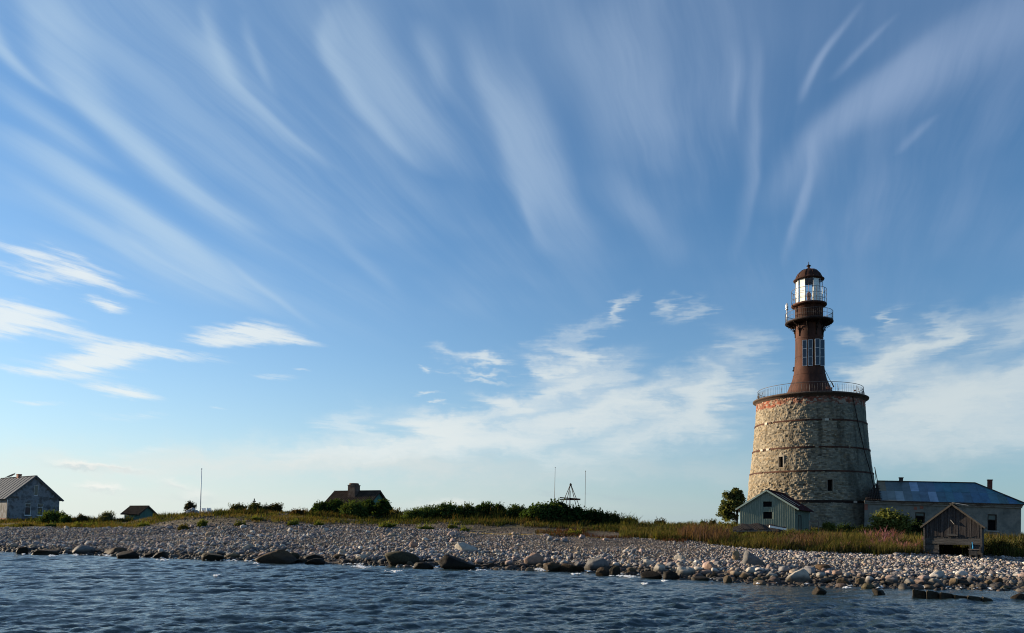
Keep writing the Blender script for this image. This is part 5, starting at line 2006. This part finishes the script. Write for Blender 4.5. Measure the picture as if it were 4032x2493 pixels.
def shrub(name, cx, by, w, top, Y, colr, lab, n=None, leaf=.12, seed=0, lobes=4, grp=None, elong=1.5, spiky=0, cat='bush', depth=.8):
    p = at(cx, by, Y)
    x, y = p.x, p.y
    z = zg(x, y)
    rx = w * Y / F4 / 2
    h = max(.35, (at(cx, top, Y).z - z) * (1.12 if spiky < 12 else 1.0))
    r_ = random.Random(seed * 13 + 5)
    z -= .12
    root = empty(name, (x, y, z), 0, lab, cat, grp)
    bl = [(0, 0, h * .42, rx * .72, rx * depth * .72, h * .46)]
    for k in range(lobes):
        f = (k + .5) / lobes * 2 - 1
        hh = h * r_.uniform(.28, .52) * (1 - .30 * f * f)
        bl.append((rx * f * .72, rx * depth * r_.uniform(-.5, .5), hh * .98, rx * r_.uniform(.26, .42), rx * depth * r_.uniform(.26, .42), hh))
    n = n or int(1300 + 1700 * rx * h)
    V, F, C = leaf_cloud(n, bl, leaf, colr, seed, elong=elong)
    if spiky:                                           # single shoots sticking out of the outline
        rr_ = np.random.default_rng(seed + 900)
        vs, cs = [], []
        for k in range(spiky):
            bx_, by_ = rr_.uniform(-rx * .9, rx * .9), rr_.uniform(-.4, .4) * rx
            zt_ = h * (.62 + .36 * rr_.random()) * (1 - .35 * (bx_ / rx) ** 2)
            L = rr_.uniform(.2, .5)
            for q in range(7):
                P = np.array([bx_ + .10 * rr_.normal() * .5 + q * .012, by_, zt_ + L * q / 7])
                d = rr_.normal(size=3) * .05 + np.array([0, 0, .05])
                e = np.cross(d, rr_.normal(size=3))
                e = e / (np.linalg.norm(e) + 1e-9) * .035
                vs.append([P - d, P + e, P + d, P - e])
                cs.append(np.array(colr) * rr_.uniform(.8, 1.4))
        V2 = np.array(vs).reshape(-1, 3)
        F = np.concatenate([F, np.arange(len(V2)).reshape(-1, 4) + len(V)])
        V = np.concatenate([V, V2])
        C = np.concatenate([C, np.repeat(np.array(cs), 4, 0)])
    me = fast_mesh('foliage', V, F, C, smooth=False)
    link('foliage', me, M['leaf'], root)
    b = MB()
    twigs(b, 9, rx, rx * depth, h * .8, seed)
    b.build('stem', M['bark'], root)
    return root


DG, MG, YG, BG_, GG = (.030, .055, .017), (.050, .078, .024), (.095, .115, .028), (.075, .060, .024), (.075, .085, .045)
HG = 'bushes along the island crest'
SHRUBS = [
    # name, cx, by, w, top, Y, colour, label, leaf, lobes, spiky
    ('bush', 205, 2068, 120, 2014, 88, MG, 'dense dark green bush growing in front of the grey plastered house', .13, 4, 10),
    ('bush', 258, 2072, 50, 2034, 86, MG, 'smaller green bush touching the right of the dense bush before the grey house', .12, 3, 4),
    ('bush', 322, 2054, 46, 2028, 88, (.045, .042, .018), 'small round brown green bush between the grey house and the little green hut', .10, 3, 3),
    ('bush', 420, 2052, 66, 2022, 90, GG, 'wispy grey green bush with tall shoots close left of the little green hut', .10, 3, 16),
    ('bush', 748, 2012, 50, 1985, 87.5, (.045, .045, .025), 'dark wispy bush behind the stone heap left of the flagpole', .10, 3, 16),
    ('bush', 935, 2017, 84, 1995, 86.5, (.050, .055, .022), 'leftmost low bush of the clump right of the deck chairs', .11, 3, 12),
    ('bush', 1004, 2017, 78, 1991, 86, (.050, .060, .022), 'bush with a dark signpost rising out of it', .11, 3, 5),
    ('bush', 1044, 2017, 36, 2000, 86, (.050, .055, .022), 'lowest bush of the clump, in the dip between signpost bush and round bush', .11, 2, 4),
    ('bush', 1084, 2018, 64, 1991, 86, (.055, .050, .022), 'round brown green bush at the right end of the clump by the signpost', .11, 3, 8),
    ('bush', 1180, 2032, 90, 2014, 82, (.070, .050, .022), 'low reddish brown scrub left of the bushes before the cottage', .11, 4, 8),
    ('bush', 1262, 2026, 84, 1988, 85, DG, 'dark bush at the left end of the cottage thicket', .15, 4, 4),
    ('bush', 1318, 2024, 96, 1978, 85, DG, 'dark bush right in front of the cottage chimney', .15, 4, 6),
    ('bush', 1392, 2036, 120, 1984, 83, MG, 'tall grassy green bush nearest the viewer in the cottage thicket', .13, 5, 18),
    ('bush', 1446, 2026, 88, 1978, 86, DG, 'dark bush below the teal cottage gable', .15, 4, 4),
    ('bush', 1508, 2024, 80, 1975, 85, DG, 'round dark bush at the right end of the cottage thicket', .15, 4, 3),
    ('bush', 1562, 2034, 62, 2012, 82, (.065, .060, .026), 'low sparse scrub in the gap right of the cottage thicket', .10, 3, 14),
    ('bush', 1630, 2046, 100, 2008, 80, MG, 'feathery green bush at the left foot of the long hedge-like ridge', .11, 4, 24),
    ('bush', 1690, 2046, 100, 1996, 81, MG, 'feathery green bush, second from the left on the long ridge of bushes', .11, 4, 22),
    ('bush', 1762, 2049, 120, 1984, 81, MG, 'broad bush with tall feathery tops on the long ridge', .12, 5, 30),
    ('bush', 1836, 2048, 100, 1986, 82, (.042, .060, .020), 'dark bush in the middle of the long ridge', .13, 4, 12),
    ('bush', 1912, 2046, 96, 1980, 83, DG, 'dark leafy bush with the highest crown of the long ridge', .15, 4, 3),
    ('bush', 1966, 2044, 56, 1984, 84, DG, 'slim dark bush with a gap of sky beside the highest crown', .15, 2, 3),
    ('bush', 2030, 2046, 100, 1990, 83, MG, 'green bush between the highest crown and the big glossy bush', .13, 4, 10),
    ('bush', 2118, 2070, 150, 1996, 79, (.032, .058, .018), 'big glossy bush with sunlit left leaves, left of the pyramid frame', .19, 5, 0),
    ('bush', 2188, 2072, 130, 1984, 80, DG, 'big dark bush rising before the left mast', .19, 5, 0),
    ('bush', 2256, 2072, 130, 1996, 80, (.020, .042, .014), 'very dark bush in front of the pyramid frame', .18, 5, 3),
    ('bush', 2332, 2068, 130, 2006, 81, (.018, .034, .013), 'almost black bush in front of the right mast', .15, 5, 10),
    ('bush', 2402, 2066, 100, 2022, 81, (.024, .038, .014), 'dark low bush sloping down right of the masts', .13, 4, 14),
    ('bush', 2470, 2064, 90, 2040, 82, MG, 'low green bush at the right tail of the dark thicket', .12, 4, 8),
    ('bush', 2598, 2062, 56, 2046, 84, (.060, .055, .026), 'ragged low bush alone on the skyline between the thicket and the tall tree', .10, 3, 12),
    ('bush', 2712, 2080, 60, 2062, 80, MG, 'low round bush on the bank left of the fallen timbers', .11, 3, 4),
    ('bush', 2770, 2068, 34, 2049, 87, MG, 'tiny round bush on the skyline left of the tall tree', .11, 2, 3),
    ('bush', 2806, 2068, 32, 2046, 88, (.055, .060, .025), 'tiny wispy bush on the skyline closest to the tall tree', .10, 2, 10),
    ('bush', 3120, 2142, 92, 2092, 60, (.070, .078, .026), 'grassy yellow green bush right of the collapsed hut', .10, 4, 30),
    ('bush', 3186, 2142, 90, 2092, 61, (.030, .052, .018), 'dark green bush in front of the board on posts', .13, 4, 6),
    ('bush', 3262, 2086, 60, 2058, 79, YG, 'yellow green bush just right of the board on posts, near the tower foot', .13, 3, 10),
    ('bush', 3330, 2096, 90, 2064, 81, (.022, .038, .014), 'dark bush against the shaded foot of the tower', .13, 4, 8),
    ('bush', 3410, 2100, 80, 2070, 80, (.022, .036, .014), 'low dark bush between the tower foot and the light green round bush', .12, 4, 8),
    ('bush', 3500, 2108, 142, 2001, 72, (.105, .120, .038), 'large light green round bush in front of the stone house, left of the boathouse', .16, 5, 14),
    ('bush', 3604, 2108, 80, 2048, 76, (.020, .034, .013), 'dark bush under the left window of the stone house', .13, 4, 4),
    ('bush', 3930, 2186, 130, 2128, 54, (.020, .024, .012), 'weedy bush right of the boathouse, coloured dark for grass in its shadow', .11, 5, 24),  # leaf colour carries the boathouse shadow; stands in for shadowed grass
    ('bush', 4040, 2192, 110, 2130, 55, (.018, .022, .012), 'weedy bush coloured dark for shadowed grass, cut by the right edge of the picture', .11, 5, 20),  # same boathouse shadow put into the leaf colour
    # tufts on the bank
    ('green_tuft', 95, 2082, 60, 2062, 82, (.085, .075, .026), 'yellow brown tuft at the beach edge below the grey house', .09, 3, 14),
    ('green_tuft', 200, 2080, 56, 2066, 80, MG, 'green tuft at the beach edge below the dense bush by the grey house', .09, 3, 10),
    ('green_tuft', 335, 2078, 100, 2058, 80, YG, 'wide yellow green tuft at the beach edge below the small round bush', .09, 4, 16),
    ('green_tuft', 565, 2078, 50, 2058, 78, YG, 'yellow green tuft on the stony bank below the little green hut', .09, 3, 12),
    ('green_tuft', 796, 2078, 40, 2048, 73, YG, 'upright green tuft among stones right below the flagpole', .10, 3, 16),
    ('green_tuft', 722, 2084, 46, 2066, 72, (.095, .085, .03), 'brownish tuft among stones left of the upright tuft below the flagpole', .09, 3, 14),
    ('green_tuft', 946, 2086, 50, 2060, 72, (.085, .095, .03), 'low tuft among stones below the leftmost bush of the signpost clump', .09, 3, 16),
    ('green_tuft', 1016, 2062, 56, 2044, 75, YG, 'green tuft on the upper bank below the signpost', .09, 3, 10),
    ('green_tuft', 1152, 2086, 48, 2050, 71, YG, 'tall green tuft among boulders on the bank, left of the cottage', .10, 3, 18),
    ('green_tuft', 1256, 2084, 44, 2056, 71, YG, 'green tuft among boulders straight below the cottage left eave', .10, 3, 16),
    ('green_tuft', 1526, 2088, 84, 2066, 69, YG, 'wide yellow green tuft on dark shingle below the right end of the cottage thicket', .09, 4, 16),
    ('green_tuft', 1672, 2098, 80, 2076, 67, YG, 'wide low green tuft beside pale slabs, left of the brightest round tuft', .09, 4, 14),
    ('green_tuft', 1783, 2092, 40, 2070, 68, (.120, .125, .03), 'bright round yellow green tuft on dark shingle', .09, 3, 8),
    ('green_tuft', 1830, 2104, 44, 2092, 66, YG, 'low green tuft just right of the bright round tuft', .09, 3, 8),
    ('green_tuft', 2262, 2122, 60, 2098, 63, (.125, .130, .026), 'bright yellow green tuft at the left end of the tall brown grass', .09, 3, 10),
    ('bush', 2545, 2092, 70, 2066, 74, (.062, .066, .024), 'olive hummock of scrub in the grass right of the dark thicket', .10, 4, 12),
    ('bush', 2655, 2098, 76, 2070, 73, (.040, .048, .018), 'dark hummock of scrub in the middle of the brown grass', .11, 4, 10),
    ('bush', 2768, 2112, 80, 2080, 69, (.080, .078, .026), 'yellowish hummock of scrub in the grass left of the collapsed hut', .10, 4, 14),
    ('bush', 2862, 2084, 76, 2056, 80, (.105, .110, .028), 'bright yellow green patch of scrub at the foot of the tall tree', .10, 4, 10),
    ('bush', 3048, 2150, 70, 2116, 58, (.060, .066, .022), 'olive weeds in front of the right corner of the collapsed hut', .10, 3, 16),
    ('bush', 3300, 2150, 80, 2120, 57, (.050, .056, .020), 'olive weeds in the tall grass, midway between the dark bush and the pink flowers', .10, 3, 16),
    ('bush', 3560, 2160, 86, 2128, 55, (.058, .062, .020), 'olive weeds in the grass just left of the boathouse', .10, 3, 16),
    ('green_tuft', 2940, 2116, 34, 2100, 64, (.12, .14, .035), 'bright green leafy tuft in front of the collapsed hut', .10, 3, 4),
]
for i, (nm, cx, by, w, top, Y, c, lab, leaf, lobes, sp) in enumerate(SHRUBS):
    if nm == 'bush':
        Y -= 4.5 if 1600 < cx < 2480 else (2.0 if 1150 < cx < 1600 else 0)
        sp = int(sp * 1.6) + 8
        top -= 12 if cx < 1250 and cx > 700 else (16 if 1250 <= cx < 1540 else (7 if cx < 2480 else 0))
    shrub(nm, cx, by, w, top, Y, c, lab, leaf=leaf, lobes=lobes, spiky=sp, seed=i + 1, grp=None,
          elong=2.6 if 'tuft' in nm else 1.5, cat='plant' if 'tuft' in nm else 'bush')


# tall tree left of the green shed
tp_ = at(2886, 2062, 88)
tz = zg(tp_.x, tp_.y)
tree = empty('rowan_tree', (tp_.x, tp_.y, tz), 0, 'tall leafy tree with airy crown standing left of the green shed', 'tree')
th_ = at(2885, 1926, 88).z - tz
bl = [(0, 0, th_ * .52, .95, .9, th_ * .30), (-.85, .1, th_ * .36, .62, .7, th_ * .20), (.62, 0, th_ * .70, .58, .7, th_ * .20), (.15, -.2, th_ * .90, .36, .45, th_ * .12),
      (-1.05, 0, th_ * .58, .42, .5, th_ * .13), (1.05, .2, th_ * .50, .45, .5, th_ * .14), (-.5, 0, th_ * .78, .48, .5, th_ * .14), (-.3, .2, th_ * .22, .8, .7, th_ * .13),
      (.75, -.1, th_ * .90, .24, .3, th_ * .08), (-1.3, 0, th_ * .42, .3, .4, th_ * .09)]
V, F, C = leaf_cloud(5200, bl, .17, (.085, .098, .034), 501, var=.45, elong=1.9)
link('crown', fast_mesh('crown', V, F, C, smooth=False), M['leaf'], tree)
b = MB()
rr_ = random.Random(9)
for k in range(7):
    a = rr_.uniform(0, 6.28)
    lean = rr_.uniform(.3, 1.0)
    x, y = lean * math.cos(a), lean * math.sin(a) * .8
    b.tube([(x * .2 + .35, y * .2, -.1), (x * .4 + .3, y * .4, th_ * .3), (x * .8, y * .8, th_ * .6), (x * 1.0, y, th_ * .85)], .07, 5, .018)
b.build('trunk', M['bark'], tree)


# ------------------------------------------------------------------ grass and flowers
def build_grass(name, n, cols_rng, f_rng, hgt, pal, width, lab, seed, dens=None, head=None):
    """f: 0 = beach top, 1 = bank top, 2 = crest, 3 = behind the crest"""
    r_ = np.random.default_rng(seed)
    c = r_.uniform(*cols_rng, n)
    f = r_.uniform(*f_rng, n)
    KY, _ = knots(c)
    i = np.clip(f.astype(int), 0, 2)
    t = f - i
    ks = np.stack([KY[4], KY[5], KY[6], KY[7]])
    ar = np.arange(n)
    Y = ks[i, ar] + (ks[i + 1, ar] - ks[i, ar]) * t
    X = (c - 1222.5) / 1845 * Y
    k = np.ones(n, bool) if dens is None else dens(c, f, X, Y, r_)
    c, f, X, Y = c[k], f[k], X[k], Y[k]
    n = len(c)
    Z = zt(X, Y)
    nz = fbm(X * .45, Y * .45, 3, seed + 5)
    H = hgt(c, f) * r_.uniform(.5, 1.25, n) * (.25 + 1.5 * nz)
    a = r_.uniform(0, 6.28, n)
    w = width * r_.uniform(.6, 1.4, n)
    lean = r_.normal(size=(n, 2)) * .28 * H[:, None] + np.array([.10, -.02]) * H[:, None]
    bx, by_ = np.cos(a) * w, np.sin(a) * w
    p0 = np.stack([X - bx, Y - by_, Z - .05], -1)
    p1 = np.stack([X + bx, Y + by_, Z - .05], -1)
    m0 = np.stack([X - bx * .7 + lean[:, 0] * .35, Y - by_ * .7 + lean[:, 1] * .35, Z + H * .6], -1)
    m1 = np.stack([X + bx * .7 + lean[:, 0] * .35, Y + by_ * .7 + lean[:, 1] * .35, Z + H * .6], -1)
    tp = np.stack([X + lean[:, 0], Y + lean[:, 1], Z + H], -1)
    V = np.stack([p0, p1, m1, m0, tp], 1).reshape(-1, 3)
    o = (np.arange(n) * 5)[:, None]
    F = np.concatenate([o + np.array([[0, 1, 2]]), o + np.array([[0, 2, 3]]), o + np.array([[3, 2, 4]])])
    pal = np.array(pal)
    zn = fbm(X * .22 + 7, Y * .30, 3, seed + 9)
    pi = np.clip(((zn - .28) / .44 * len(pal) + r_.normal(size=n) * .9), 0, len(pal) - 1).astype(int)
    C = pal[pi] * r_.uniform(.7, 1.3, n)[:, None]
    C = np.repeat(C, 5, 0)
    if head is not None:
        C = C.reshape(n, 5, 3)
        hd = np.array(head)[r_.integers(len(head), size=n)] * r_.uniform(.8, 1.2, n)[:, None]
        C[:, 2:] = hd[:, None]
        C = C.reshape(-1, 3)
    o = link(name, fast_mesh(name, V, F, C, smooth=False), M['grass'])
    return tag(o, lab, name.replace('_', ' '), kind='stuff')


def d_turf(c, f, X, Y, r_):
    # stony bank face between columns 420 and 1480: grass only near its top; path-like gaps by noise
    stony = np.interp(c, [330, 420, 560, 620, 840, 920, 1400, 1500], [0, 1, 1, .30, .38, .85, .85, 0])
    lo = .12 + .80 * stony + 3 * ((np.abs(c - 342) < 22) & (np.abs(f - 2) < .35)) + .5 * (fbm(X * .5, Y * .5, 3, 66) - .5)
    return (f > lo) & (fbm(X * .3, Y * .3, 4, 92) > .38) & (r_.random(len(c)) < .35 + 1.1 * fbm(X * .4, Y * .4, 3, 67))


STRAW, BROWNG, GREENG, YELG, DKG, REDG = (.115, .090, .042), (.072, .050, .024), (.052, .060, .019), (.090, .086, .024), (.024, .032, .012), (.085, .045, .030)
build_grass('turf', 120000, (-160, 2620), (0, 3), lambda c, f: .20 + .10 * (f < 2) + .18 * np.clip((c - 1450) / 300, 0, 1), [DKG, GREENG, YELG, STRAW, BROWNG, GREENG], .022,
            'short yellow green and straw coloured grass covering the island', 21, d_turf)
build_grass('tall_grass', 52000, (1480, 2620), (-.0, 1.25), lambda c, f: (.50 + .18 * np.clip((c - 1600) / 300, 0, 1) * (f < 1)) * np.where((c > 1745) & (c < 1885) & (f > .30), .32, 1),
            [(.062, .056, .021), GREENG, STRAW, GREENG, DKG, BROWNG, YELG, GREENG, (.060, .064, .022)], .020, 'tall brown and green grass behind the right half of the beach', 22,
            lambda c, f, X, Y, r_: (f > .02 + .25 * (fbm(X * .8, Y * .8, 3, 5) - .4)) & ((c < 1900) | (f < .50 + .4 * (fbm(X * .5, Y * .5, 3, 6) - .5))) & (r_.random(len(c)) < 1.25 * fbm(X * .5, Y * .5, 3, 68) + .1) & ~((c > 2195) & (c < 2360) & (f < .62)) & (fbm(X * .22, Y * .3, 3, 91) > .30))
build_grass('undergrowth', 46000, (-120, 1520), (.7, 2.3), lambda c, f: (.75 - .40 * (c < 930)) * np.exp(-((f - 1.5) / .45) ** 2) + .22, [DKG, GREENG, (.035, .042, .015), BROWNG, DKG], .03,
            'dark green undergrowth between the bushes of the island crest', 27, lambda c, f, X, Y, r_: (fbm(X * .5, Y * .5, 3, 72) > np.where(c < 930, .50, .36)) & ~((c > 400) & (c < 620) & (f < 1.3)) & ~((c > 318) & (c < 366) & (f > 1.2)))
build_grass('dry_wrack', 5200, (1120, 1450), (-.10, .10), lambda c, f: .05 + 0 * c, [(.30, .25, .16), (.24, .20, .13), (.34, .29, .19)], .05,
            'pale dry reed litter washed up in a strip along the top of the shingle', 28, lambda c, f, X, Y, r_: np.abs(f - .06 * np.sin(c * .03)) < .035)
build_grass('lawn', 22000, (1860, 2230), (.5, 1.75), lambda c, f: .24 + 0 * c, [(.105, .105, .026), (.080, .090, .024), (.130, .115, .034), YELG, (.12, .115, .03)], .022,  # palette brightened to put the sunlight on the lawn into its colour
            'short yellow green grass, coloured as sunlit, between the tall weeds and the tower foot', 29, lambda c, f, X, Y, r_: fbm(X * .4, Y * .4, 3, 93) > .34)
build_grass('red_weeds', 5200, (1280, 1640), (-.1, .7), lambda c, f: .26 + 0 * c, [(.05, .026, .02), BROWNG, DKG, (.05, .026, .02)], .022, 'reddish brown low weeds on the bank below the dark thicket', 23,
            lambda c, f, X, Y, r_: fbm(X * .4, Y * .4, 3, 69) > .46)
PINKS = [(.21, .09, .12), (.25, .12, .14), (.17, .08, .09)]
build_grass('willowherb', 5200, (2010, 2210), (.15, .85), lambda c, f: .66 + 0 * c, [(.06, .07, .025), BROWNG], .030, 'pink flowering willowherb in the tall grass left of the boathouse', 24,
            lambda c, f, X, Y, r_: (fbm(X * .35, Y * .35, 3, 70) > .47) & (r_.random(len(c)) < .75), PINKS)
build_grass('brown_seed_heads', 3600, (1620, 2010), (.1, .8), lambda c, f: .95 * np.where((c > 1745) & (c < 1885) & (f > .30), .3, 1), [(.07, .07, .025), BROWNG], .022, 'brown purple seed heads standing in the tall grass below the green shed', 25,
            lambda c, f, X, Y, r_: (fbm(X * .35, Y * .35, 3, 71) > .44), [(.075, .044, .032), (.095, .060, .040), (.080, .050, .044)])


# ------------------------------------------------------------------ foam where the sea breaks on the rocks
def build_foam():
    r_ = np.random.default_rng(33)
    vs, fs = [], []
    spots = [(300, 2187, 9, 5), (92, 2184, 5, 3), (205, 2190, 16, 8), (640, 2206, 30, 7), (905, 2208, 30, 6), (1010, 2221, 12, 5), (1410, 2232, 22, 9), (1440, 2236, 20, 5), (1560, 2252, 30, 7), (2120, 2242, 22, 10),
             (2140, 2246, 18, 7), (2260, 2262, 26, 4), (2460, 2271, 44, 6), (2480, 2274, 26, 6), (2540, 2302, 10, 5), (2615, 2290, 9, 4), (2990, 2299, 12, 3), (3335, 2318, 14, 3), (1890, 2247, 30, 3), (420, 2188, 14, 4), (1330, 2272, 12, 3), (850, 2270, 10, 3)]
    for c in np.arange(0, 2445, 26):
        row = float(np.interp(c, TX, [q[1] for q in _tc]))
        if r_.random() < .55:
            spots.append((c * 1.649, row * 1.649 + 1.5, 16, int(r_.integers(1, 4))))
    for (cx, cy, w, k) in spots:
        for q in range(k * 6):
            px, py = cx + r_.normal() * w * .5, cy + abs(r_.normal()) * 3.0 - 1
            d = ray(px, py)
            if d.z >= -.01:
                continue
            Y = -EYE / d.z
            c = Vector((d.x * Y, Y, .04 + .03 * r_.random()))
            m_ = 7
            rr = r_.uniform(.02, .07)
            o = len(vs)
            for j in range(m_):
                a = 2 * math.pi * j / m_
                vs.append((c.x + rr * 1.7 * r_.uniform(.6, 1.2) * math.cos(a), c.y + rr * r_.uniform(.6, 1.2) * math.sin(a), c.z))
            vs.append((c.x, c.y, c.z + rr * r_.uniform(.2, .8)))
            for j in range(m_):
                fs.append((o + j, o + (j + 1) % m_, o + m_))
    me = fast_mesh('sea_foam', np.array(vs), np.array(fs))
    o = link('sea_foam', me, mat('foam', [(.62, .65, .66), (.80, .82, .82)], 8, .7, .2, 20))
    tag(o, 'small white flecks of foam where the sea meets the rocks', 'foam', kind='stuff')


build_foam()
